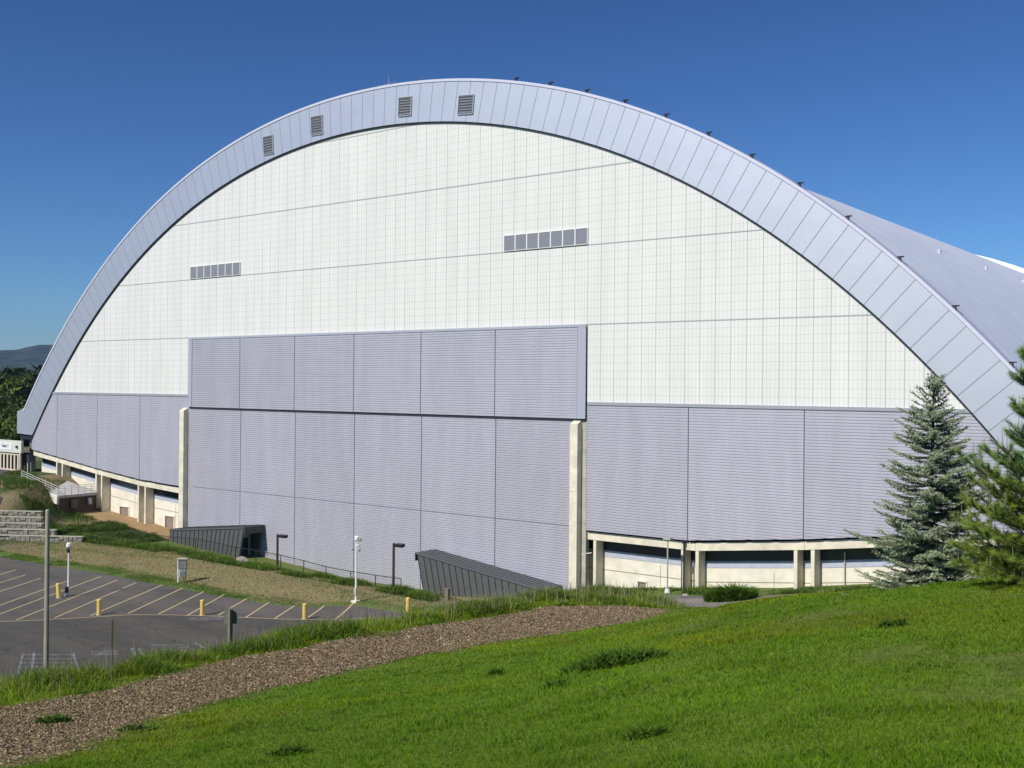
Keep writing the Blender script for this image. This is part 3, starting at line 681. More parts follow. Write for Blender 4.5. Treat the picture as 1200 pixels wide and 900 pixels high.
# red conduit box, downpipe
xp = on_y(800.5, 650, 68.7)[0]; MB().tube([(xp+.12, 68.6, 0.8), (xp+.12, 68.6, 5.2)], .06, 8).box(xp+.02, xp+.22, 68.5, 68.68, 4.8, 5.1).build("downpipe", M_black, dome)
# small square openings and doors in the base walls
def wall_rect(x0, x1, y0, y1, name, m, dep=.06, frame=True):
    a = on_y(x0, (y0+y1)/2, YW)[0]; b = on_y(x1, (y0+y1)/2, YW)[0]; zt = on_y((x0+x1)/2, y0, YW)[2]; zb_ = on_y((x0+x1)/2, y1, YW)[2]
    o = MB().box(a, b, YW-.02, YW+.01, zb_, zt).build(name, m, dome)
    if frame:
        MB().box(a-.12, a-.002, YW-.2, YW-.002, zb_, zt+.1).box(b+.002, b+.1, YW-.08, YW-.002, zb_, zt+.1).box(a-.0, b, YW-.14, YW-.002, zt+.002, zt+.1).build("door_frame", M_concw, o)
    return o
wall_rect(142, 151, 594, 614, "steel_door", M_door); wall_rect(195, 204, 605, 624, "steel_door", M_door); wall_rect(749, 757.5, 682, 692, "access_hatch", M_door)
xx = on_y(990.5, 670, YW)[0]; MB().tube([(xx, YW-.1, 2.5), (xx, YW-.1, 5.2)], .05, 8).build("wall_pipe", M_concd, dome)
# thin braces seen between pilaster and first fin
MB().tube([(-46.7, 68.4, on_y(676, 652, 68.4)[2]), (fpx(694, 650), 68.7, on_y(694, 648, 68.7)[2])], .035, 6).build("brace_rod", M_white, dome)
# rest of the building body (side walls)
sd = MB(); 
for s_ in (-1, 1): sd.box(XC+s_*56.5-.2, XC+s_*56.5+.2, 70.2, 190, -2, 13.5)
sd.build("side_wall", M_clad, dome)

# ------------------------------------------------------------------ metal stair canopies by the door
def canopy(label, x_low, x_high, z_base_low, z_base_high, zt_low, zt_high, y0, y1, slant, opening, xover):
    """wedge that rises from x_low to x_high; opening=+1/-1 gives the side of the portal"""
    o = thing("stair_canopy", ((x_low+x_high)/2, (y0+y1)/2, min(z_base_low, z_base_high)), label, "entrance canopy", "dark metal stair canopies in front of the hangar door")
    w = MB(); X0, X1, XO = x_low, x_high, xover
    # front wall
    def wall(y, t):
        w.hexa([(X0, y, z_base_low-1.2), (X1, y, z_base_high-1.5), (X1, y+t, z_base_high-1.5), (X0, y+t, z_base_low-1.2), (X0, y, zt_low), (XO, y, zt_high), (XO, y+t, zt_high), (X0, y+t, zt_low)], 0)
    wall(y0, .12)
    n = int(abs(X1-X0)/.62)
    for k in range(1, n+1):
        f = k/(n+.0); xb = X0+(X1-X0)*f; xt = X0+(XO-X0)*f; zt = zt_low+(zt_high-zt_low)*f; zb = z_base_low+(z_base_high-z_base_low)*f-1.2
        w.bar((xb, y0-.02, zb), (xt, y0-.02, zt-.02), .05, .06, 1, (0, 1, 0))
    w.build("side_panel", [M_can, M_canrib], o)
    w = MB(); wall(y1-.12, .12); w.build("side_panel", [M_can, M_canrib], o)
    r = MB(); yy0, yy1 = y0-.08, y1+.05
    r.hexa([(X0, yy0, zt_low+.0), (XO+opening*.1, yy0, zt_high+.0), (XO+opening*.1, yy1, zt_high+.0), (X0, yy1, zt_low), (X0, yy0, zt_low+.14), (XO+opening*.1, yy0, zt_high+.14), (XO+opening*.1, yy1, zt_high+.14), (X0, yy1, zt_low+.14)], 0)
    for k in range(5):
        y = yy0+(yy1-yy0)*(k+.5)/5; r.bar((X0, y, zt_low+.16), (XO+opening*.1, y, zt_high+.16), .04, .05, 1)
    r.build("canopy_roof", [mat("canopy_roof_steel", (.105, .118, .122), .5, .1, .06, 1), M_canrib], o)
    # portal fascia
    fz = MB(); xa = XO+opening*.14
    fz.box(min(xa, xa+opening*.06), max(xa, xa+opening*.06), y0-.1, y1+.07, zt_high-.55, zt_high+.12, 0)
    for k in range(7): y = y0+(y1-y0)*(k+.5)/7; fz.box(min(xa+opening*.06, xa+opening*.10), max(xa+opening*.06, xa+opening*.10), y-.05, y+.05, zt_high-.5, zt_high+.1, 1)
    fz.build("portal_fascia", [M_can, M_canrib], o)
    # door wall inside
    xd = X1-opening*.9
    iw = MB().box(xd-.05, xd+.05, y0+.13, y1-.13, z_base_high-1.4, zt_high-.7).build("inner_wall", mat("inner_grey", (.42, .43, .42), .7), o)
    dr = MB().box(min(xd+opening*.06, xd+opening*.11), max(xd+opening*.06, xd+opening*.11), y0+.9, y0+1.9, z_base_high-1.2, z_base_high+1.4).build("glass_door", M_glass, o)
    df = MB(); x_ = xd+opening*.12
    for (ya, yb, za, zb) in ((y0+.2, y0+2.1, z_base_high+1.4, z_base_high+1.52), (y0+.78, y0+.9, z_base_high-1.2, z_base_high+1.4), (y0+1.9, y0+2.0, z_base_high-1.2, z_base_high+1.4)): df.box(min(xd+opening*.051, x_), max(xd+opening*.051, x_), ya, yb, za, zb)
    df.build("door_frame", M_sill, dr)
    return o
canopy("dark ribbed metal stair canopy by the left concrete pilaster, its portal open", -94.8, -83.8, -.6, -.5, .85, 2.12, 66.1, 68.42, 0, 1, -82.9)
canopy("dark ribbed metal wedge canopy with bare sloping roof, by the right concrete pilaster", -47.4, -59.4, .2, -.9, .42, 1.95, 66.1, 68.42, 0, -1, -60.4)

# ------------------------------------------------------------------ left side: deck, terraces, gate
DZ = 3.45
d1 = np.array([-112.15, 68.6]); d2 = np.array([-111.75, 63.57]); q3 = on_y(25, 562, 64.5); q4 = on_y(78, 563, 68.6); d3 = q3[:2]; d4 = q4[:2]; Z3, Z4 = q3[2]+.05, q4[2]
dk = thing("terrace_deck", (-115, 66, 2), "grey concrete deck with pale pipe railing over a dark brick room, left of the dome", "deck")
MB().hexa([(*d2, DZ-.3), (*d1, DZ-.3), (*d4, Z4-.3), (*d3, Z3-.3), (*d2, DZ), (*d1, DZ), (*d4, Z4), (*d3, Z3)]).build("deck_slab", M_deck, dk)
bw = MB(); i2 = d2+np.array([-.25, .2]); i1 = d1+np.array([-.25, 0])
bw.hexa([(*i2, -1), (*i1, -1), (i1[0]-3, i1[1], -1), (i2[0]-3, i2[1], -1), (*i2, DZ-.31), (*i1, DZ-.31), (i1[0]-3, i1[1], DZ-.31), (i2[0]-3, i2[1], DZ-.31)]).build("brick_room", M_brick, dk)
MB().box(i2[0]-.02, i2[0]+.05, 65.2, 66.0, 1.9, 2.9).build("window", M_glass, dk); MB().box(i2[0]+.0, i2[0]+.2, 67.3, 67.7, 2.2, 2.9).build("wall_box", M_sill, dk)
pr = MB(); pr.bar((*d2, DZ-.5), (*d3, Z3-.5), .25, .9); pr.build("deck_edge_wall", M_concw, dk)
rl = MB()
for (a, b, za, zb) in ((d2, d1, DZ, DZ), (d3, d2, Z3, DZ)):
    n = 6
    for k in range(n+1):
        p = a+(b-a)*k/n; z = za+(zb-za)*k/n; rl.tube([(*p, z), (*p, z+1.0)], .03, 6)
    for h in (.25, .5, .75, 1.0): rl.tube([(*a, za+h), (*b, zb+h)], .028, 6)
rl.build("railing", M_rail, dk)

# five tiers of block retaining wall
tiers = [(107, 626.5, .50), (71, 620, 1.02), (50.5, 614, 1.54), (45.5, 608, 2.06), (37.5, 602.5, 2.58)]
tw = thing("retaining_wall", (-104, 57, 0), "stepped retaining wall of rough pale stone blocks beside the parking lot", "retaining wall")
for k, (px, py, zt) in enumerate(tiers):
    e = on_z(px, py, zt)[:2]; tpos = (e-TA)@TD; s = .1+k*.75
    blk = MB(); t = tpos
    while t > -16:
        L_ = random.uniform(.42, .62)
        for row in range(2):
            z0 = zt-.52+row*.26; j = random.uniform(-.09, .07); o0 = (row*.25)
            a = TA+TD*(t-L_+.035)+TN*(s+j); b = TA+TD*(t-.03)+TN*(s+j); c = b+TN*.5; d = a+TN*.5
            m0 = (a+b)/2-TN*.05
            blk.hexa([(*a, z0), (*b, z0), (*c, z0), (*d, z0), (*(a), z0+.245), (*(b), z0+.245), (*c, z0+.245), (*d, z0+.245)], 0)
            blk.hexa([(*(a+TD*.05), z0+.04), (*(b-TD*.05), z0+.04), (*(b-TD*.05+TN*.1), z0+.04), (*(a+TD*.05+TN*.1), z0+.04), (*(a+TD*.05-TN*.0), z0+.2), (*(b-TD*.05), z0+.2), (*(b-TD*.05+TN*.1), z0+.2), (*(a+TD*.05+TN*.1), z0+.2)], 0)
        t -= L_
    a = TA+TD*(-16)+TN*(s-.06); b = TA+TD*(tpos+.03)+TN*(s-.06); 
    blk.hexa([(*a, zt+.0), (*b, zt), (*(b+TN*.62), zt), (*(a+TN*.62), zt), (*a, zt+.07), (*b, zt+.07), (*(b+TN*.62), zt+.07), (*(a+TN*.62), zt+.07)], 1)
    blk.build("wall_tier", [M_block, mat("cap_stone", (.36, .34, .28), .95, 0, .3, 5)], tw, bevel=.02)

# gate with sign band at the far left
GA = on_z(0, 546, 5.0)[:2]; GB = on_z(24.5, 553.5, 4.9)[:2]; gd = np.array([1.0, 0.0]); GA2 = GB-gd*16; gn = np.array([gd[1], -gd[0]])
if gn@(-GB) < 0: gn = -gn
gate = thing("entrance_gate", (*GB, 4.9), "cream barred gate under a pale sign band beside the dome's left foot", "gate")
gp = lambda t, s, z: (*(GB-gd*t+gn*s), z)
def gbox(mb, t0, t1, s0, s1, z0, z1): mb.hexa([gp(t0, s0, z0), gp(t1, s0, z0), gp(t1, s1, z0), gp(t0, s1, z0), gp(t0, s0, z1), gp(t1, s0, z1), gp(t1, s1, z1), gp(t0, s1, z1)])
b_ = MB(); gbox(b_, -.3, 16, -.15, .15, 7.25, 8.75); b_.build("sign_band", mat("cream_band", (.62, .64, .55), .7, 0, .06, 2), gate)
b_ = MB(); gbox(b_, 1.9, 6.5, .16, .19, 7.55, 8.45); sgb = b_.build("sign_board", mat("sign_white", (.78, .80, .80), .5), gate)
fr = MB(); gbox(fr, 0, 16, -.06, .06, 5.0, 5.2); gbox(fr, 0, 16, -.06, .06, 6.95, 7.1); gbox(fr, 0, .22, -.1, .1, 4.7, 7.25)
fr.build("gate_frame", mat("gate_cream", (.62, .55, .42), .6), gate)
t = .5
while t < 15.5:
    q = MB(); gbox(q, t, t+.36, -.04, .04, 5.2, 6.95); q.build("bar", MATS["gate_cream"], gate); t += .85
q = MB(); gbox(q, -.3, 16, -1.6, -1.4, 4.5, 7.2); q.build("dark_infill", mat("gate_infill", (.045, .03, .025), .9), gate)
def text_on(parent, body, size, org, ux, uz, m, name="lettering"):
    cu = bpy.data.curves.new(name, 'FONT'); cu.body = body; cu.size = size; cu.align_x = 'CENTER'; cu.align_y = 'CENTER'; cu.extrude = .008
    to = bpy.data.objects.new(name, cu); C.objects.link(to); dg = bpy.context.evaluated_depsgraph_get(); me = bpy.data.meshes.new_from_object(to.evaluated_get(dg)); bpy.data.objects.remove(to)
    ux = Vector(ux); uz = Vector(uz); un = ux.cross(uz); Mx = Matrix(((ux.x, uz.x, un.x, org[0]), (ux.y, uz.y, un.y, org[1]), (ux.z, uz.z, un.z, org[2]), (0, 0, 0, 1)))
    me.transform(Mx); me.materials.clear(); me.materials.append(m); o = bpy.data.objects.new(name, me); C.objects.link(o); attach(o, parent); return o
text_on(sgb, "Gate 1", .62, gp(3.5, .21, 8.05), (gd[0], gd[1], 0), (0, 0, 1), M_black)
lp = MB(); c_ = gp(.9-.3, .2, 8.0); lp.tube([c_, (c_[0]+gn[0]*.15, c_[1]+gn[1]*.15, c_[2])], .16, 10); lp.build("wall_lamp", M_black, gate)
# access road to the gate
ar = MB(); ra = [(-131.5, 68.6), (-124, 63.2), (-117.5, 60.0), (-112, 57.4), (-109.5, 55.6)]
V = []; n = 14
for (x, y) in ra:
    for k in range(n+1):
        px_, py_ = x-1.35*k, y-.35*k-.0; V.append((px_, py_))
V = np.array(V); Z = H(V[:, 0], V[:, 1])+.12; i = np.arange(len(V)).reshape(len(ra), n+1)
tag(np_mesh("access_road", np.column_stack([V, Z]), np.stack([i[:-1, :-1], i[1:, :-1], i[1:, 1:], i[:-1, 1:]], -1).reshape(-1, 4), None, M_asph2), kind="structure")

# ------------------------------------------------------------------ chain fence along the back of the dry lawn
fnc = thing("chain_link_fence", (-75, 62.5, 0), "low dark chain-link fence along weeds below the hangar door", "fence")
fp_ = [(150, 621), (197, 629), (229, 631), (276, 641), (300, 645), (329, 650.5), (356, 657), (382, 664), (411, 671), (440, 678), (470, 684)]
fw_ = [on_y(x, y, 62.0) for x, y in fp_]
net = MB()
tops = []
for w in fw_:
    zb = H1(w[0], 62.0); zt = max(w[2], zb+.9); tops.append((w[0], 62.0, zt)); 
    MB().tube([(w[0], 62.0, zb-.2), (w[0], 62.0, zt)], .035, 6).build("fence_post", M_black, fnc)
for a, b in zip(tops[:-1], tops[1:]):
    net.tube([a, b], .03, 6)
    n = int((b[0]-a[0])/.22)
    for k in range(n):
        f0, f1 = k/n, (k+3)/n; pa = np.array(a)*(1-f0)+np.array(b)*f0
        q0 = (pa[0], 62.0, pa[2]); q1 = (pa[0]+.5, 62.0, H1(pa[0]+.5, 62.0)); q2 = (pa[0]-.5, 62.0, H1(pa[0]-.5, 62.0))
        net.bar(q0, q1, .006, .006); net.bar(q0, q2, .006, .006)
net.build("fence_mesh", M_black, fnc)

# ------------------------------------------------------------------ posts, lamps, bollards
def bollard(p, tilt, label):
    o = thing("bollard", (p[0], p[1], 0), label, "bollard", "yellow bollards along the parking lane")
    b = MB(); tx = tilt; h = 1.1
    b.tube([(p[0], p[1], -.1), (p[0]+tx*.97, p[1], h*.95), (p[0]+tx*.985, p[1], h*.985), (p[0]+tx, p[1], h)], [.15, .15, .13, .06], 16)
    b.build("post", M_yel, o, smooth=False)
    MB().tube([(p[0], p[1], -.05), (p[0], p[1], .045)], .2, 16).build("footing", M_concd, o)
    return o
bollard(on_z(69, 701), -.14, "tilted yellow bollard beside the short white camera mast")
bollard(on_z(116, 721), 0, "upright yellow bollard just left of the thin post seen edge-on")
bollard(on_z(237, 721.5), 0, "upright yellow bollard just left of the square sign seen from behind")
bollard(on_z(357, 726), 0, "upright yellow bollard nearest the white floodlight mast")
bollard(on_z(478, 718.5), 0, "yellow bollard almost hidden behind the tall verge grass")

def floodmast():
    p = on_z(417, 708, .05); x, y = p[0], p[1]; o = thing("floodlight_mast", (x, y, 0), "slim white mast with a cluster of white floodlights at the edge of the dry lawn", "light mast")
    MB().hexa([(x-.3, y-.3, -.1), (x+.3, y-.3, -.1), (x+.3, y+.3, -.1), (x-.3, y+.3, -.1), (x-.24, y-.24, .32), (x+.24, y-.24, .32), (x+.24, y+.24, .32), (x-.24, y+.24, .32)]).build("footing", M_conc, o)
    MB().tube([(x, y, .3), (x, y, 4.55)], [.085, .06], 12).build("pole", M_white, o)
    r = RT0
    def q(s, z, d=0): return (x+r[0]*s, y+r[1]*s+d, z)
    MB().bar(q(-.32, 3.98), q(.3, 4.05), .05, .05).bar(q(-.05, 4.3), q(.25, 4.5), .05, .05).build("crossarm", M_pole, o)
    for (s, z, w, h, m) in ((.02, 4.82, .36, .40, M_white), (.28, 4.75, .22, .3, M_concd), (.12, 4.32, .3, .16, M_white), (-.32, 4.02, .2, .2, M_concd), (.2, 4.0, .2, .3, M_concd)):
        c = np.array(q(s, z)); hb = MB(); ex = np.array(r)*w/2; ey = np.array([r[1], -r[0], 0])*.12
        hb.hexa([c-ex-ey*.6+[0, 0, -h/2], c+ex-ey*.6+[0, 0, -h/2], c+ex*.6+ey-[0, 0, h/3], c-ex*.6+ey-[0, 0, h/3], c-ex-ey*.6+[0, 0, h/2], c+ex-ey*.6+[0, 0, h/2], c+ex*.6+ey+[0, 0, h/3], c-ex*.6+ey+[0, 0, h/3]])
        lo_ = hb.build("floodlight", m, o, bevel=.03)
    MB().box(x-.09, x+.16, y-.14, y-.02, .75, 1.25).build("control_box", M_concd, o)
floodmast()
def cammast():
    p = on_z(80, 699); x, y = p[0], p[1]; o = thing("camera_mast", (x, y, 0), "short white mast with one small round head, beside the tilted bollard", "camera mast")
    MB().box(x-.2, x+.2, y-.2, y+.2, -.05, .15).build("footing", M_concd, o)
    MB().tube([(x, y, .1), (x, y, 3.65)], [.075, .06], 10).build("pole", M_white, o)
    MB().tube([(x, y, 3.6), (x, y, 3.75), (x, y, 3.95), (x, y, 4.05)], [.1, .2, .17, .05], 12).build("camera_head", M_white, o)
    MB().tube([(x+.05, y-.05, 3.35), (x+.12, y-.1, 3.6)], [.13, .08], 10).build("lens_hood", M_black, o)
    MB().box(x-.14, x+.14, y-.2, y-.07, .3, .75).build("control_box", M_black, o)
cammast()
def arm_lamp(px, py, topy, label, armpx):
    y = 62.3 if px < 400 else 60.4; x = on_y(px, py, y)[0]; z0 = H1(x, y); zt = on_y(px, topy, y)[2]; o = thing("lot_lamp", (x, y, z0), label, "street lamp", "brown box lamps in front of the hangar door")
    MB().box(x-.07, x+.07, y-.07, y+.07, z0-.2, zt).build("pole", M_brown, o)
    e = on_y(px+armpx, topy, y)[0]; MB().box(x+.07, x+.35, y-.04, y+.04, zt-.16, zt-.08).build("arm", M_brown, o)
    MB().hexa([(x+.3, y-.2, zt-.24), (e, y-.2, zt-.24), (e, y+.2, zt-.24), (x+.3, y+.2, zt-.24), (x+.26, y-.24, zt), (e+.05, y-.24, zt), (e+.05, y+.24, zt), (x+.26, y+.24, zt)]).build("lamp_head", M_black, o)
arm_lamp(325, 662, 626, "brown post lamp with box head, close to the open canopy portal", 10)
arm_lamp(461, 687, 636.5, "taller brown post lamp with box head, left of the bare wedge canopy", 11)
def tall_pole():
    p = at_d(54, 789, 24.5); x, y = p[0], p[1]; z0 = H1(x, y); top = at_d(54.3, 597, 24.5)[2]
    o = thing("wooden_pole", (x, y, z0), "tall bare grey-tan pole standing in the verge grass at far left", "pole")
    MB().tube([(x, y, z0-.4), (x, y, top-.03), (x, y, top)], [.058, .048, .035], 14).build("shaft", mat("pole_tan", (.33, .31, .24), .8, 0, .2, 8, stretch=(1, 1, .15)), o, smooth=False)
    MB().tube([(x, y, z0-.1), (x, y, z0+.12)], .075, 12).build("collar", M_concd, o)
tall_pole()
def sign_back():
    p = at_d(269.5, 755, 29.5); x, y = p[0], p[1]; z0 = H1(x, y); zt = at_d(269.5, 714, 29.5)[2]; r = RT0; f = np.array([FW[0], FW[1], 0])
    o = thing("sign_post", (x, y, z0), "grey square sign on a wooden post, seen from behind in the verge", "sign")
    MB().box(x-.05, x+.05, y-.05, y+.05, z0-.3, zt).build("post", M_wood, o)
    c = np.array([x, y, 0])+f*.09; MB().hexa([(*(c-r*.19)[:2], zt-.42), (*(c+r*.19)[:2], zt-.42), (*(c+r*.19+f*.012)[:2], zt-.42), (*(c-r*.19+f*.012)[:2], zt-.42), (*(c-r*.19)[:2], zt+.02), (*(c+r*.19)[:2], zt+.02), (*(c+r*.19+f*.012)[:2], zt+.02), (*(c-r*.19+f*.012)[:2], zt+.02)]).build("sign_panel", M_sign, o)
sign_back()
def edge_sign():
    p = at_d(131.5, 782, 24.2); x, y = p[0], p[1]; z0 = H1(x, y); zt = at_d(131.5, 724, 24.2)[2]; d = norm([x, y, 0])
    o = thing("thin_post", (x, y, z0), "thin dark post holding a narrow plate seen edge-on, in the verge", "post")
    MB().tube([(x, y, z0-.3), (x, y, zt)], .017, 8).build("post", M_wood, o)
    c = np.array([x, y, 0]); s = np.array([-d[1], d[0], 0])*.022; MB().hexa([(*(c-d*.15-s)[:2], zt-.66), (*(c+d*.15-s)[:2], zt-.66), (*(c+d*.15+s)[:2], zt-.66), (*(c-d*.15+s)[:2], zt-.66), (*(c-d*.15-s)[:2], zt-.02), (*(c+d*.15-s)[:2], zt-.02), (*(c+d*.15+s)[:2], zt-.02), (*(c-d*.15+s)[:2], zt-.02)]).build("plate", mat("olive_plate", (.09, .10, .04), .6), o)
edge_sign()
def util_box():
    p = on_z(213.5, 681.5, .1); x, y = p[0], p[1]; z0 = H1(x, y); o = thing("utility_box", (x, y, z0), "weathered grey electrical cabinet on two posts standing on the dry lawn", "electrical cabinet")
    r = RT0; f = np.array([-RT0[1], RT0[0], 0])
    def hb(s0, s1, d0, d1, za, zb): a = lambda s, d: (x+r[0]*s+f[0]*d, y+r[1]*s+f[1]*d); return [(*a(s0, d0), za), (*a(s1, d0), za), (*a(s1, d1), za), (*a(s0, d1), za), (*a(s0, d0), zb), (*a(s1, d0), zb), (*a(s1, d1), zb), (*a(s0, d1), zb)]
    MB().hexa(hb(-.38, -.29, -.06, .06, z0-.2, z0+1.9)).build("leg", M_white, o); MB().hexa(hb(.08, .14, -.04, .04, z0-.2, z0+.7)).build("leg", M_wood, o); MB().hexa(hb(.24, .3, -.04, .04, z0-.2, z0+.7)).build("leg", M_wood, o)
    MB().hexa(hb(-.29, .36, -.18, .14, z0+1.15, z0+1.9)).build("upper_cabinet", mat("box_grey", (.16, .17, .16), .6, 0, .35, 6), o)
    MB().hexa(hb(-.29, .34, -.12, .12, z0+.95, z0+1.15)).build("meter_panel", mat("box_green", (.28, .32, .26), .6, 0, .4, 9), o)
    MB().hexa(hb(-.3, -.1, -.2, .12, z0+.5, z0+.95)).build("lower_cabinet", M_sill, o); MB().hexa(hb(-.09, .3, -.16, .12, z0+.5, z0+.95)).build("lower_cabinet", MATS["box_grey"], o)
    MB().hexa(hb(-.36, .43, -.25, .2, z0+1.9, z0+1.97)).build("cap", M_concd, o)
util_box()
def stub():
    p = on_z(524, 705.5, 0); x, y = p[0], p[1]; z0 = H1(x, y)
    o = MB().box(x-.17, x+.17, y-.12, y+.12, z0-.2, .95).box(x-.2, x+.2, y-.15, y+.15, .95, 1.0).build("wooden_stub", M_wood); tag(o, "short dark wooden stub post on the dry lawn before the wedge canopy", "post")
stub()
def thin_lamp():
    p = on_z(782, 697, 1.3); x, y = p[0], p[1]; z0 = H1(x, y); zt = on_y(782, 630.5, y)[2]
    o = thing("slim_lamp", (x, y, z0), "slim grey lamp post with a flat cap before the right concrete base", "street lamp")
    MB().tube([(x, y, z0), (x, y, zt-.05)], .055, 10).build("pole", M_pole, o)
    MB().box(x-.28, x+.28, y-.2, y+.2, zt-.1, zt+.03).build("lamp_head", M_pole, o)
    MB().tube([(x, y, z0-.2), (x, y, z0+.3)], [.25, .16], 12).build("footing", M_white, o)
thin_lamp()
# small mounds of pale rock near the canopy
for k, (px, py, s, lb) in enumerate(((235, 641.5, .4, "pale boulder in the weeds before the left canopy wall"), (283, 652, .5, "pale boulder at the foot of the canopy portal"), (803, 705, .16, "small pale stone on the gravel near the slim lamp post"), (945, 693, .16, "small pale stone on the gravel beneath the right concrete fins"))):
    yy = 62.4 if k < 2 else None
    p = on_y(px, py, yy) if yy else on_z(px, py, 1.3); x, y = p[0], p[1]; z0 = H1(x, y); bm = bmesh.new(); bmesh.ops.create_icosphere(bm, subdivisions=2, radius=1)
    for v in bm.verts: v.co *= random.uniform(.8, 1.15); v.co = Vector((v.co.x*s*1.5, v.co.y*s, v.co.z*s*.75))
    me = bpy.data.meshes.new("boulder"); bm.to_mesh(me); bm.free(); me.materials.append(M_block); o = bpy.data.objects.new("boulder", me); C.objects.link(o); o.location = (x, y, z0+s*.4); tag(o, lb, "rock")

# ------------------------------------------------------------------ grass
def blades(name, X, Y, Z, hgt, wid, lean, col, material, kind="stuff", parent=None, seg2=True):
    n = len(X); ang = rng.random(n)*2*np.pi; la = rng.random(n)*2*np.pi
    dx, dy = np.cos(ang)*wid/2, np.sin(ang)*wid/2; lx, ly = np.cos(la)*lean*hgt, np.sin(la)*lean*hgt
    V = np.empty((n, 5, 3)); b = np.stack([X, Y, Z-.015], 1); 
    V[:, 0] = b-np.stack([dx, dy, 0*dx], 1); V[:, 1] = b+np.stack([dx, dy, 0*dx], 1)
    mid = b+np.stack([lx*.35, ly*.35, hgt*.55], 1); V[:, 2] = mid+np.stack([dx, dy, 0*dx], 1)*.75; V[:, 3] = mid-np.stack([dx, dy, 0*dx], 1)*.75
    V[:, 4] = b+np.stack([lx, ly, hgt*(1-.25*lean)], 1)
    i = np.arange(n)[:, None]*5
    T = np.concatenate([i+[0, 1, 2], i+[0, 2, 3], i+[3, 2, 4]], 1).reshape(-1, 3)
    cc = np.repeat(col[:, None, :], 5, 1); cc[:, 4] *= 1.12; cc[:, :2] *= .9
    o = np_mesh(name, V.reshape(-1, 3), T, cc.reshape(-1, 3), material, parent)
    if kind: tag(o, kind=kind)
    return o
M_blade = attr_mat("grass_blade", .6, .12, 0, trans=.38)
M_blade2 = attr_mat("weed_blade", .65, .12, 0, trans=.3)
def camd(x, y): return x*FW[0]+y*FW[1]
fxy = norm([FW[0], FW[1], 0])[:2]; rxy = RT0[:2]
def scatter(n, d0, d1, lat=.62, pad=2.0):
    d = d0*(d1/d0)**rng.random(n); l = (rng.random(n)*2-1)*(d*lat+pad); return fxy[0]*d+rxy[0]*l, fxy[1]*d+rxy[1]*l, d
def bilin(X, Y):   # height from the ground sheet itself
    i = np.clip(np.searchsorted(gx, X)-1, 0, len(gx)-2); j = np.clip(np.searchsorted(gy, Y)-1, 0, len(gy)-2)
    fx = (X-gx[i])/(gx[i+1]-gx[i]); fy = (Y-gy[j])/(gy[j+1]-gy[j])
    return (GZ[i, j]*(1-fx)+GZ[i+1, j]*fx)*(1-fy)+(GZ[i, j+1]*(1-fx)+GZ[i+1, j+1]*fx)*fy
# lawn
X, Y, D = scatter(760000, 3.5, 40)
sdl = seg_dist(X, Y, lowP); pw = path_w(X, Y)
keep = (pw < -.02+.45*rng.random(len(X))**4) & ((sdl < 0) | (X > endL[0]-1)) & (Y > -4)
# the strip beyond the path belongs to the verge
vside = seg_dist(X, Y, upP)
keep &= ~((vside > 0) & (camd(X, Y)/1 < 90) & (X < endU[0]+.5))
X, Y, D = X[keep], Y[keep], D[keep]; Z = bilin(X, Y)
n1 = fbm(X, Y, 2.2, 4); n2 = fbm(X+31, Y-12, .5, 3)
bare = .6*sstep((fbm(X*1.1+60, Y*2+80, 1.7, 4)-.55)*5)*sstep((X*rxy[0]+Y*rxy[1]-.0*D-.05*D)/3)
keep = rng.random(len(X)) > bare*.45; X, Y, D, Z, n1, n2, bare = [a[keep] for a in (X, Y, D, Z, n1, n2, bare)]
h = (.028+.04*rng.random(len(X))+.03*sstep((n2-.5)*4))*(.85+.5*n1)*(1-.3*bare)
pick = rng.random(len(X))[:, None]; n5 = sstep((fbm(X+200, Y+90, 5.5, 3)-.40)*4)[:, None]
col = (np.array([.205, .268, .008])*n5+np.array([.130, .250, .008])*(1-n5))*(.50+.9*n1[:, None])*(.7+.6*rng.random(len(X))[:, None])
col = np.where(pick < .05, np.array([.26, .26, .09]), col); col = np.where(pick > .9, np.array([.055, .13, .02]), col); col = col*(1-.5*bare[:, None])+np.array([.20, .19, .075])*.5*bare[:, None]
blades("lawn_grass", X, Y, Z, h, np.maximum(.005, D*.00068), .5+.5*rng.random(len(X)), col, M_blade)
# verge between path and embankment
n = 300000; s = rng.random(n); tU = rng.random(n)
seglen = np.hypot(*np.diff(upP, axis=0).T); cum = np.concatenate([[0], np.cumsum(seglen)])/seglen.sum()
ex_dir = norm([*(upP[-1]-upP[-3]), 0])[:2]
bx = np.interp(tU, cum, upP[:, 0]); by = np.interp(tU, cum, upP[:, 1])
far_t = rng.random(n) < .22; e_t = rng.random(n)*14; bx = np.where(far_t, upP[-1, 0]+ex_dir[0]*e_t, bx); by = np.where(far_t, upP[-1, 1]+ex_dir[1]*e_t, by)
pv = np.array([-ex_dir[1], ex_dir[0]]); off = -1.0+11*s**1.3
X = bx+pv[0]*off; Y = by+pv[1]*off; pw = path_w(X, Y); keep = (pw < .5*rng.random(n)**4) & (vs := (seg_dist(X, Y, upP) > -.6)); X, Y, off = X[keep], Y[keep], off[keep]
Z = bilin(X, Y); D = camd(X, Y); n1 = fbm(X, Y, 2.6, 3); n2 = fbm(X+9, Y+5, .8, 3); ramp = sstep((-path_w(X, Y))/1.1)
keep = rng.random(len(X)) < (.35+.65*sstep((n2-.3)*3)); X, Y, Z, D, n1, n2, ramp = [a[keep] for a in (X, Y, Z, D, n1, n2, ramp)]
h = (.06+ramp*(.12+.42*sstep((n2-.35)*2.6)+.16*sstep((n1-.5)*4)))*(.6+.6*rng.random(len(X)))
h *= np.interp(D, [18, 30, 40, 60], [.85, .82, .72, .62])
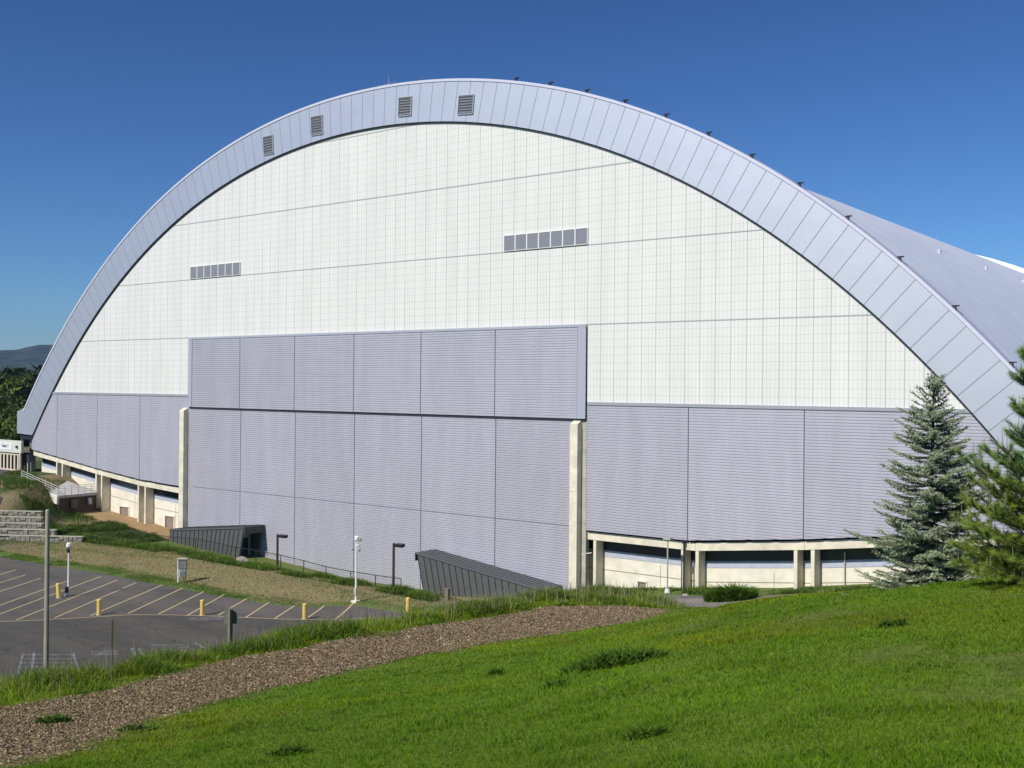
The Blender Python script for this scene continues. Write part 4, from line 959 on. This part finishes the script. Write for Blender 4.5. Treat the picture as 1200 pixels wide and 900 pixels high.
col = np.array([.215, .30, .020])*(.5+.8*n1[:, None])*(.7+.6*rng.random(len(X))[:, None]); pick = rng.random(len(X))[:, None]
col = np.where(pick < .07, np.array([.30, .28, .14]), col); col = np.where(n2[:, None] > .62, col*np.array([.62, .74, .9]), col)
blades("verge_grass", X, Y, Z, h, np.maximum(.008, D*.0007), .35+.4*rng.random(len(X)), col, M_blade)
# pale seed stalks in the verge
k = rng.choice(len(X), 8000, replace=False); k = k[(ramp[k] > .5)]
blades("seed_stalks", X[k], Y[k], Z[k], .35+.45*rng.random(len(k)), D[k]*.00042, .12+.2*rng.random(len(k)), np.tile(np.array([.34, .30, .20]), (len(k), 1))*(.7+.5*rng.random((len(k), 1))), M_blade2)
# weeds belt along the fence and the foot of the dome
def belt(n, xa, xb, yf, spread, hmin, hmax, c, name, clump=.5):
    X = xa+(xb-xa)*rng.random(n); Y = np.array([yf(x) for x in X]) if not hasattr(yf, '__array__') else yf; Y = Y+(rng.random(n)-.5)*spread
    n2 = fbm(X, Y, 1.6, 3); kp = (rng.random(n) < (.5 if name == 'bank_weeds' else .15)+sstep((n2-.35)*4)) & ~((name == 'bank_weeds') & ((X < np.interp(Y, [55.6, 57.4, 60, 63.2, 68.6], [-109.5, -112, -117.5, -124, -131.5])+.6) | ((X < -107) & (rng.random(n) < .7)))); X, Y, n2 = X[kp], Y[kp], n2[kp]; Z = bilin(X, Y)
    hh = (hmin+(hmax-hmin)*sstep((n2-.35)*3))*(.5+.6*rng.random(len(X))); cl = np.array(c)*(.5+.9*n2[:, None])*(.6+.8*rng.random((len(X), 1)))
    blades(name, X, Y, Z, hh, .05, .5+.4*rng.random(len(X)), cl, M_blade2)
belt(26000, -112, -52, lambda x: np.interp(x, [-112, -98, -90, -73.5, -59.6, -52], [60.5, 60.6, 60.8, 60.6, 60.3, 60]), 3.0, .15, .65, (.10, .16, .025), "fence_weeds")
belt(9000, -46.5, -18, lambda x: 67.4, 2.2, .12, .5, (.09, .15, .025), "base_weeds")
belt(52000, -131, -95, lambda x: np.interp(x, [-131, -120, -110, -99], [65, 62.5, 62.4, 62.9]), 7.0, .2, .7, (.085, .135, .028), "bank_weeds")
belt(16000, -118, -60, lambda x: float(lot_edge(x))+.9, 2.2, .05, .14, (.10, .16, .02), "lot_edge_grass")
# short tufts on the dry lawn
n = 60000; X = -116+rng.random(n)*68; Y = 51+rng.random(n)*10.5; kp = (Y > lot_edge(X)+.3); X, Y = X[kp], Y[kp]; Z = bilin(X, Y); n3 = fbm(X, Y*2.5, 4, 4)
col = np.where((n3 > .53)[:, None], np.array([.13, .17, .05]), np.array([.29, .25, .13]))*(.7+.6*rng.random((len(X), 1)))
blades("dry_grass", X, Y, Z, .05+.08*rng.random(len(X)), .05, .8, col, M_blade2)

# bark chips on the path
n = 210000; tU = rng.random(n)**.75; f = rng.random(n)*1.25-.12
cl = np.concatenate([[0], np.cumsum(np.hypot(*np.diff(lowP, axis=0).T))]); cl /= cl[-1]
ax_ = np.interp(tU, cl, lowP[:, 0]); ay_ = np.interp(tU, cl, lowP[:, 1]); bx_ = np.interp(tU, cum, upP[:, 0]); by_ = np.interp(tU, cum, upP[:, 1])
X = ax_+(bx_-ax_)*f; Y = ay_+(by_-ay_)*f; kp = path_w(X, Y) > -.05-.25*rng.random(n)**3; X, Y = X[kp], Y[kp]; Z = bilin(X, Y); D = camd(X, Y); m = len(X)
sz = (.008+.018*rng.random(m)**1.7)*np.interp(D, [8, 20, 40], [1, 1.25, 1.8]); A = rng.normal(size=(m, 3)); A /= np.linalg.norm(A, axis=1)[:, None]; A[:, 2] *= .35; B = rng.normal(size=(m, 3)); B -= (B*A).sum(1)[:, None]*A; B /= np.linalg.norm(B, axis=1)[:, None]
Cn = np.cross(A, B); c0 = np.stack([X, Y, Z+.012+.012*rng.random(m)], 1)
V = np.stack([c0+A*sz[:, None]*1.5, c0-A*sz[:, None]*1.2+B*sz[:, None]*.6, c0-A*sz[:, None]*1.1-B*sz[:, None]*.7, c0+Cn*sz[:, None]*.35+B*sz[:, None]*.15], 1)
i = np.arange(m)[:, None]*4; T = np.concatenate([i+[0, 1, 2], i+[0, 1, 3], i+[1, 2, 3], i+[0, 2, 3]], 1).reshape(-1, 3)
pal = 1.3*np.array([[.19, .138, .075], [.27, .205, .12], [.11, .082, .05], [.42, .35, .24], [.22, .175, .115], [.32, .24, .145]]); col = pal[rng.choice(6, m, p=[.32, .24, .14, .04, .18, .08])]*(.75+.5*rng.random((m, 1)))
M_chip = attr_mat("bark_chip", .9, .15, 0)
tag(np_mesh("bark_chips", V.reshape(-1, 3), T, np.repeat(col, 4, 0), M_chip), kind="stuff")

# weed clumps on the lawn and path
def clump(px, py, D0, rad, hh, n, c, label):
    p = at_d(px, py, D0)
    # slide along the view ray until it meets the ground
    d = ray(px, py); ts = np.arange(3, 60, .05); p_ = p; q = CAM[None]+ts[:, None]*d[None]; zz = bilin(q[:, 0], q[:, 1]); k = np.argmax(q[:, 2] < zz); p = p_ if D0 > 60 else (q[k] if q[k, 2] < zz[k] else p)
    r = rad*np.sqrt(rng.random(n)); a = rng.random(n)*2*np.pi; X = p[0]+(rxy[0]*np.cos(a)*1.0+fxy[0]*np.sin(a)*.6)*r; Y = p[1]+(rxy[1]*np.cos(a)*1.0+fxy[1]*np.sin(a)*.6)*r
    Z = bilin(X, Y); h = hh*1.4*(.4+.8*rng.random(n))*(1-.6*(r/rad)**2); col = np.array(c)*(.5+.9*rng.random((n, 1)))
    o = blades("weed_clump", X, Y, Z, h, np.full(n, .018+.0009*camd(p[0], p[1])), .6+.5*rng.random(n), col, M_blade2, kind=None)
    tag(o, label, "weed", "weed clumps on the lawn")
clump(718, 781, 18, .75, .22, 1500, (.078, .15, .014), "wide dark weed clump in the middle of the lawn, largest on the slope")
clump(652, 806, 14, .16, .12, 200, (.078, .15, .014), "small dark weed tuft down-left of the widest clump")
clump(581, 792, 16, .14, .16, 160, (.078, .15, .014), "tiny leafy tuft left on the lawn, close to the bark path")
clump(340, 884, 9.5, .22, .10, 420, (.078, .15, .014), "dark flat weed near the bottom edge of the lawn, below the path")
clump(757, 863, 9, .19, .09, 380, (.078, .15, .014), "dark weed rosette low on the lawn, right of the picture's middle")
clump(1046, 735, 14, .2, .12, 320, (.078, .15, .014), "dark weed tuft on the lawn just below the spruce")
clump(63, 848, 16, .28, .16, 320, (.10, .17, .03), "green tuft growing in the bark path")
clump(856, 706, 70, 1.7, .9, 2600, (.078, .15, .014), "bushy dark green grass mound on the gravel before the right concrete base")
clump(160, 857, 15, .3, .12, 260, (.11, .18, .03), "light green tuft at the lower edge of the bark path")
clump(432, 745, 28, 1.0, .12, 500, (.20, .22, .05), "yellowish patch of plants at the upper edge of the bark path")
_o = [o for o in C.objects if o.name.startswith("weed_clump")][-1]; _o.name = "low_plants"; _o["kind"] = "stuff"
for _k in ("label", "category", "group"): del _o[_k]

# ------------------------------------------------------------------ spruce
def needles(P0, P1, r, per, wid, cols, fwd=.7):
    """bottle-brush shoots: P0->P1 arrays; returns V,T,C"""
    m = len(P0); ax = P1-P0; L_ = np.linalg.norm(ax, axis=1)[:, None]; ax = ax/L_
    ref = rng.normal(size=(m, 3)); u = np.cross(ax, ref); u /= np.linalg.norm(u, axis=1)[:, None]; v = np.cross(ax, u)
    Vs = []; Cs = []
    for k in range(per):
        t = (rng.random(m)*.95)[:, None]; th = (rng.random(m)*2*np.pi)[:, None]; o = u*np.cos(th)+v*np.sin(th)
        b = P0+ax*L_*t; tip = b+(o+ax*fwd)*r*(.7+.6*rng.random((m, 1))); sd = np.cross(o, ax)*wid
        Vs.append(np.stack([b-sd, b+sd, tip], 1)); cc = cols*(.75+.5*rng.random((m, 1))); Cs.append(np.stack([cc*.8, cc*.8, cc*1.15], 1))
    V = np.concatenate(Vs).reshape(-1, 3); return V, np.arange(len(V)).reshape(-1, 3), np.concatenate(Cs).reshape(-1, 3)
def spruce(base, Ht, Rb, label):
    o = thing("blue_spruce", tuple(base), label, "spruce tree"); tr = MB(); b = np.array(base)
    tr.tube([b+[0, 0, -.3], b+[0, 0, Ht*.5], b+[.02, 0, Ht*.9], b+[.03, 0, Ht*.985]], [.085, .05, .02, .008], 8)
    S0, S1, Cc = [], [], []
    h = .03
    while h < Ht*.97:
        f = h/Ht; L0_ = Rb*(1-f)**.78+.06; nb = 8 if f < .8 else 5
        if f > .88: L0_ *= .8
        for k in range(nb):
            az = random.uniform(0, 2*math.pi); L_ = L0_*random.uniform(.62, 1.12)*(1.22 if random.random() < .13 else 1); el = -.16+.42*f+random.uniform(-.12, .10) if f < .85 else random.uniform(.5, .9)
            hd = np.array([math.cos(az), math.sin(az), 0]); sd = np.array([-hd[1], hd[0], 0]); n = max(4, int(L_/.072)); pts = []
            for j in range(n+1):
                t = j/n; pts.append(b+np.array([0, 0, h])+hd*L_*t+np.array([0, 0, 1])*(L_*(el*t-.08*math.sin(math.pi*t)*(1-f)+.10*t*t*t)))
            tr.tube([pts[0], pts[n//2], pts[-1]], [.016*(1-f)+.006, .009, .003], 5)
            for j in range(1, n+1):
                t = j/n; p = pts[j]; ax = norm(pts[j]-pts[j-1])
                S0.append(p-ax*.08); S1.append(p+ax*.05); Cc.append(t)
                if j == n: S0.append(p); S1.append(p+ax*.12); Cc.append(1.0)
                tl = min(.40*L_, .40)*(1-t*.75)*(.35+.9*t if t < .35 else 1)*random.uniform(.75, 1.2)
                for s_ in (-1, 1):
                    if random.random() < .12: continue
                    q = p; dr = norm(sd*s_*.8+ax*.75+np.array([0, 0, random.uniform(-.16, .12)])); m_ = max(1, int(tl/.075))
                    for e in range(m_):
                        q2 = q+dr*.085+np.array([0, 0, random.uniform(-.01, .012)]); S0.append(q); S1.append(q2+dr*.03); Cc.append(min(1, t*.6+.5*(e+1)/m_))
                        if m_ > 2 and e > 0 and random.random() < .75:
                            d2 = norm(dr+sd*random.choice((-1, 1))*.6+np.array([0, 0, random.uniform(-.25, .35)])); S0.append(q2); S1.append(q2+d2*.085); Cc.append(min(1, t*.6+.5*(e+1)/m_))
                        q = q2
        h += .105*(1-.2*f) if f < .85 else .14
    # leader tip with upright shoots
    top = b+np.array([.03, 0, Ht]); 
    for j in range(6): S0.append(top-np.array([0, 0, .5-.08*j])); S1.append(top-np.array([0, 0, .38-.08*j])); Cc.append(.7)
    for a in np.linspace(0, 6.28, 5): S0.append(top-[0, 0, .34]); S1.append(top+np.array([math.cos(a)*.13, math.sin(a)*.13, -.22])); Cc.append(.9)
    S0 = np.array(S0); S1 = np.array(S1); Cc = np.array(Cc)[:, None]
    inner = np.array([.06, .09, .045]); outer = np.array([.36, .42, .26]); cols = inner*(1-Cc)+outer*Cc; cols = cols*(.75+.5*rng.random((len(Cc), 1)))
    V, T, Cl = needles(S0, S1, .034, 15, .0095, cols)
    tr.build("trunk", M_bark, o)
    np_mesh("crown", V, T, Cl, attr_mat("spruce_needles", .55, .35, 0, trans=.12), o)
    return o
sp = at_d(1091, 696, 21.8); z0 = H1(sp[0], sp[1]); Hs = at_d(1095, 437, 21.8)[2]-z0
spruce((sp[0], sp[1], z0), Hs, 1.36, "young blue-green spruce with pointed open top standing at the lawn's crest")
# pine at the right edge
def pine(base, Ht, label):
    o = thing("young_pine", tuple(base), label, "pine tree"); b = np.array(base); tr = MB(); tr.tube([b+[0, 0, -.3], b+[0, 0, Ht*.6], b+[0, 0, Ht]], [.09, .05, .015], 8)
    N0, N1, CC = [], [], []; K0, K1 = [], []
    lvl = [(.10, 1.4, 15), (.2, 1.3, 12), (.32, 1.5, 14), (.55, 1.55, 14), (.8, 1.5, 14), (1.05, 1.4, 13), (1.35, 1.3, 11), (1.65, 1.05, 9), (2.1, .72, 6), (2.6, .6, 5), (3.1, .55, 5), (3.55, .35, 4)]
    for (h, L_, nb) in lvl:
        for k in range(nb):
            az = 2*math.pi*(k+random.uniform(-.3, .3))/nb; hd = np.array([math.cos(az), math.sin(az), 0]); sd = np.array([-hd[1], hd[0], 0]); l = L_*random.uniform(.72, 1.1); n = 8; pts = []
            for j in range(n+1): t = j/n; pts.append(b+np.array([0, 0, h])+hd*l*t+np.array([0, 0, 1])*(l*((.12*t+.42*t*t) if h > .9 else ((-.10+.2*h)*t+(.08+.3*h)*t*t))))
            tr.tube([pts[0], pts[4], pts[8]], [.022, .014, .006], 5)
            for j in range(2, n+1):
                p = pts[j]; ax = norm(pts[j]-pts[j-1]); N0.append(p-ax*.08); N1.append(p+ax*.07); CC.append(j/n)
                if j < n:
                    for s_ in (-1, 1):
                        if random.random() < .2: continue
                        dr = norm(ax*.8+sd*s_*random.uniform(.5, 1)+np.array([0, 0, random.uniform(.1, .5)])); tl = random.uniform(.14, .34)*(1.25-j/n*.6); q = p+dr*tl; tr.tube([p, q], [.007, .004], 4)
                        for e in range(int(tl/.07)+1): N0.append(p+dr*(.05+.07*e)); N1.append(p+dr*(.13+.07*e)); CC.append(.3+.7*j/n)
                        if random.random() < .3: K0.append(q+dr*.04); K1.append(q+dr*.04+np.array([0, 0, random.uniform(.08, .16)]))
            K0.append(pts[-1]); K1.append(pts[-1]+np.array([random.uniform(-.02, .02), 0, random.uniform(.14, .26)]))
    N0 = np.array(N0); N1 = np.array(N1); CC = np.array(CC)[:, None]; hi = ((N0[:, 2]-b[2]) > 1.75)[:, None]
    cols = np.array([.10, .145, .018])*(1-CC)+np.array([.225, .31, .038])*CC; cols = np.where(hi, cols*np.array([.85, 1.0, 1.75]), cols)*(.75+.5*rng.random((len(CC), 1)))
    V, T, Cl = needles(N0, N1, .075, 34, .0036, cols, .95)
    cd = MB()
    for p, q in zip(K0, K1): cd.tube([p, q], [.008, .004], 5)
    tr.build("trunk", M_bark, o); np_mesh("crown", V, T, Cl, attr_mat("pine_needles", .5, .4, 0, trans=.2), o)
    tag(cd.build("candle_shoots", mat("candle_tan", (.22, .20, .11), .7), o), kind="stuff")
pp = at_d(1223, 698, 17.8); z0 = H1(pp[0], pp[1]); pine((pp[0], pp[1], z0), 3.9, "bushy green long-needled pine cut off by the right edge, overlapping the spruce")

# ------------------------------------------------------------------ far background
# hills to the left, about 5 km away
def hills():
    V = []; n = 760; rows = 30
    for k in range(n+1):
        a = R(95)+R(150)*k/n   # azimuth ccw from +X
        for j in range(rows+1):
            t = j/rows; d = 3600+2200*t
            x, y = d*math.cos(a), d*math.sin(a); V.append((x, y, a, t))
    V = np.array(V); x, y, a, t = V.T
    prof_ = np.sin(np.clip(t, 0, 1)*np.pi*.62)
    skyl = np.interp(np.degrees(a), [95, 130, 140, 145, 148.5, 150, 151.2, 151.7, 152.2, 153, 154, 158, 165, 180, 245], [120, 150, 165, 172, 178, 181, 180, 172, 160, 157, 158, 165, 150, 120, 90])
    rid = (fbm(x, y, 420, 5)-.5)*90*(1-sstep((t-.62)/.15)*.9)*np.sin(np.pi*np.clip(t, 0, 1))
    z = prof_*(skyl*(5400/5400.))+rid*.55-2; z = z*np.where(t > .97, 1, 1)
    i = np.arange(len(V)).reshape(n+1, rows+1); o = np_mesh("hills", np.column_stack([x, y, z]), np.stack([i[:-1, :-1], i[1:, :-1], i[1:, 1:], i[:-1, 1:]], -1).reshape(-1, 4), None, mat("forested_hill", (.004, .012, .012), .95, 0, .45, .012, col2=(.045, .065, .03)), smooth=True)
    tag(o, kind="structure")
hills()
# wooded belt: separate trees in front, one mass behind
def crown_mesh(kind, hgt, rad, nleaf, seedn, cbase):
    g = np.random.default_rng(seedn)
    t = g.random(nleaf); az = g.random(nleaf)*2*np.pi
    if kind == 'c': r = rad*(1-t)**.85*(.45+.6*g.random(nleaf)); z = hgt*(.1+.9*t)
    else:
        nb = 9; cen = np.stack([g.normal(size=nb)*rad*.45, g.normal(size=nb)*rad*.45, hgt*(.45+.4*g.random(nb))], 1); k = g.integers(0, nb, nleaf); v = g.normal(size=(nleaf, 3)); v /= np.linalg.norm(v, axis=1)[:, None]
        P_ = cen[k]+v*rad*.48*(.6+.45*g.random((nleaf, 1)))
    if kind == 'c': P_ = np.stack([np.cos(az)*r, np.sin(az)*r, z], 1)
    s = hgt*.035; A = g.normal(size=(nleaf, 3))*s; B = g.normal(size=(nleaf, 3))*s
    V = np.stack([P_-A, P_+A*.6+B, P_+A-B], 1).reshape(-1, 3); col = np.array(cbase)*(.5+1.0*g.random((nleaf, 1))); return V, np.arange(len(V)).reshape(-1, 3), np.repeat(col, 3, 0)
M_fleaf = attr_mat("far_leaf", .8, .2, 0, trans=.15)
vis = [(-8, 440, 420, 'd', "round dark tree at the left edge of the wooded belt"), (9, 434, 400, 'c', "tall dark conifer poking above the belt, leftmost spire"), (22, 434, 420, 'c', "dark conifer spire second from the left edge"), (28, 441, 360, 'd', "lighter green broad tree in the middle of the belt"), (35, 439, 380, 'd', "mid green tree beside the dome rim"), (15, 447, 330, 'd', "broad tree in front of the two spires"),
       (2, 455, 300, 'd', "leafy tree low at the left edge above the gate"), (22, 463, 280, 'd', "leafy tree low in the belt below the light green one"), (40, 447, 400, 'd', "dark tree touching the dome rim"), (10, 478, 240, 'd', "nearest leafy tree above the sign band"), (30, 475, 250, 'd', "tree tucked behind the rim foot"), (4, 490, 185, 'd', "low bushy tree right behind the sign band"), (24, 492, 190, 'd', "low bushy tree behind the right end of the sign band")]
for k, (px, py, D0, kd, lb) in enumerate(vis):
    top = at_d(px, py, D0); zg = 2.0; hg = max(8, top[2]-zg); rad = hg*(.22 if kd == 'c' else .48)
    cb = (.045, .07, .022) if kd == 'c' else random.choice([(.07, .10, .022), (.11, .15, .03), (.055, .085, .02)])
    o = thing("deciduous_tree" if kd == 'd' else "conifer_tree", (top[0], top[1], zg), lb, "tree", "trees of the far wooded belt")
    MB().tube([(top[0], top[1], zg-1), (top[0], top[1], zg+hg*.7)], [hg*.02, hg*.008], 6).build("trunk", M_bark, o)
    V, T, Cl = crown_mesh(kd, hg, rad, 2600, 100+k, cb); np_mesh("crown", V+np.array([top[0], top[1], zg]), T, Cl, M_fleaf, o)
Vs, Ts, Cs, off = [], [], [], 0
for k in range(230):
    az = R(random.uniform(118, 200)); d = random.uniform(330, 950); x, y = d*math.cos(az), d*math.sin(az)
    if x > -150 and d < 500: continue
    kd = 'c' if random.random() < .4 else 'd'; hg = random.uniform(12, 19); V, T, Cl = crown_mesh(kd, hg, hg*(.22 if kd == 'c' else .45), 420, 900+k, random.choice([(.035, .055, .02), (.06, .09, .025), (.045, .07, .02)]))
    zg = 2+d*.004; Vs.append(V+np.array([x, y, zg])); Ts.append(T+off); Cs.append(Cl); off += len(V)
tag(np_mesh("distant_wood", np.concatenate(Vs), np.concatenate(Ts), np.concatenate(Cs), M_fleaf), kind="stuff")
# ------------------------------------------------------------------ air
hz = MB().box(-6600, 6600, -3100, 6600, -60, 330).build("haze", None if False else mat("haze_dummy", (1, 1, 1)))
hm = bpy.data.materials.new("haze_air"); hm.use_nodes = True; nt = hm.node_tree; nt.nodes.clear(); ou = nt.nodes.new("ShaderNodeOutputMaterial"); pv_ = nt.nodes.new("ShaderNodeVolumePrincipled")
pv_.inputs["Color"].default_value = (.33, .58, 1.0, 1); pv_.inputs["Density"].default_value = 6e-5; pv_.inputs["Anisotropy"].default_value = .2; nt.links.new(pv_.outputs[0], ou.inputs["Volume"])
hz.data.materials.clear(); hz.data.materials.append(hm); tag(hz, kind="stuff")

# ------------------------------------------------------------------ light
SUN_EL = R(43.0); tosun = norm([-.13, -.99, 0])
w = bpy.data.worlds.new("World"); sc.world = w; w.use_nodes = True; nt = w.node_tree; bg = nt.nodes["Background"]
sky = nt.nodes.new("ShaderNodeTexSky"); sky.sky_type = 'NISHITA'; sky.sun_disc = False; sky.sun_elevation = SUN_EL
sky.sun_rotation = math.atan2(tosun[0], tosun[1]); sky.altitude = 800; sky.air_density = 1.0; sky.dust_density = .3; sky.ozone_density = 6.0
v1 = nt.nodes.new("ShaderNodeVectorMath"); v1.operation = 'SCALE'; v1.inputs["Scale"].default_value = .1; nt.links.new(sky.outputs[0], v1.inputs[0])
gm = nt.nodes.new("ShaderNodeGamma"); gm.inputs[1].default_value = 1.38; nt.links.new(v1.outputs[0], gm.inputs[0])
v2 = nt.nodes.new("ShaderNodeVectorMath"); v2.operation = 'MULTIPLY'; v2.inputs[1].default_value = (8.7, 10.1, 11.2); nt.links.new(gm.outputs[0], v2.inputs[0])
nt.links.new(v2.outputs[0], bg.inputs[0]); bg.inputs[1].default_value = .1
sl = bpy.data.lights.new("sun", 'SUN'); sl.energy = 4.6; sl.angle = R(.53); sl.color = (1, .955, .88)
so = bpy.data.objects.new("sun", sl); C.objects.link(so)
tv = Vector((tosun[0]*math.cos(SUN_EL), tosun[1]*math.cos(SUN_EL), math.sin(SUN_EL))); so.rotation_euler = tv.to_track_quat('Z', 'Y').to_euler(); so.location = (0, -50, 80)
vs_ = sc.view_settings; vs_.view_transform = 'Standard'; vs_.look = 'None'; vs_.exposure = 0; vs_.gamma = 1; vs_.use_curve_mapping = False
sc.cycles.max_bounces = 6; sc.cycles.transparent_max_bounces = 8; sc.cycles.volume_bounces = 0
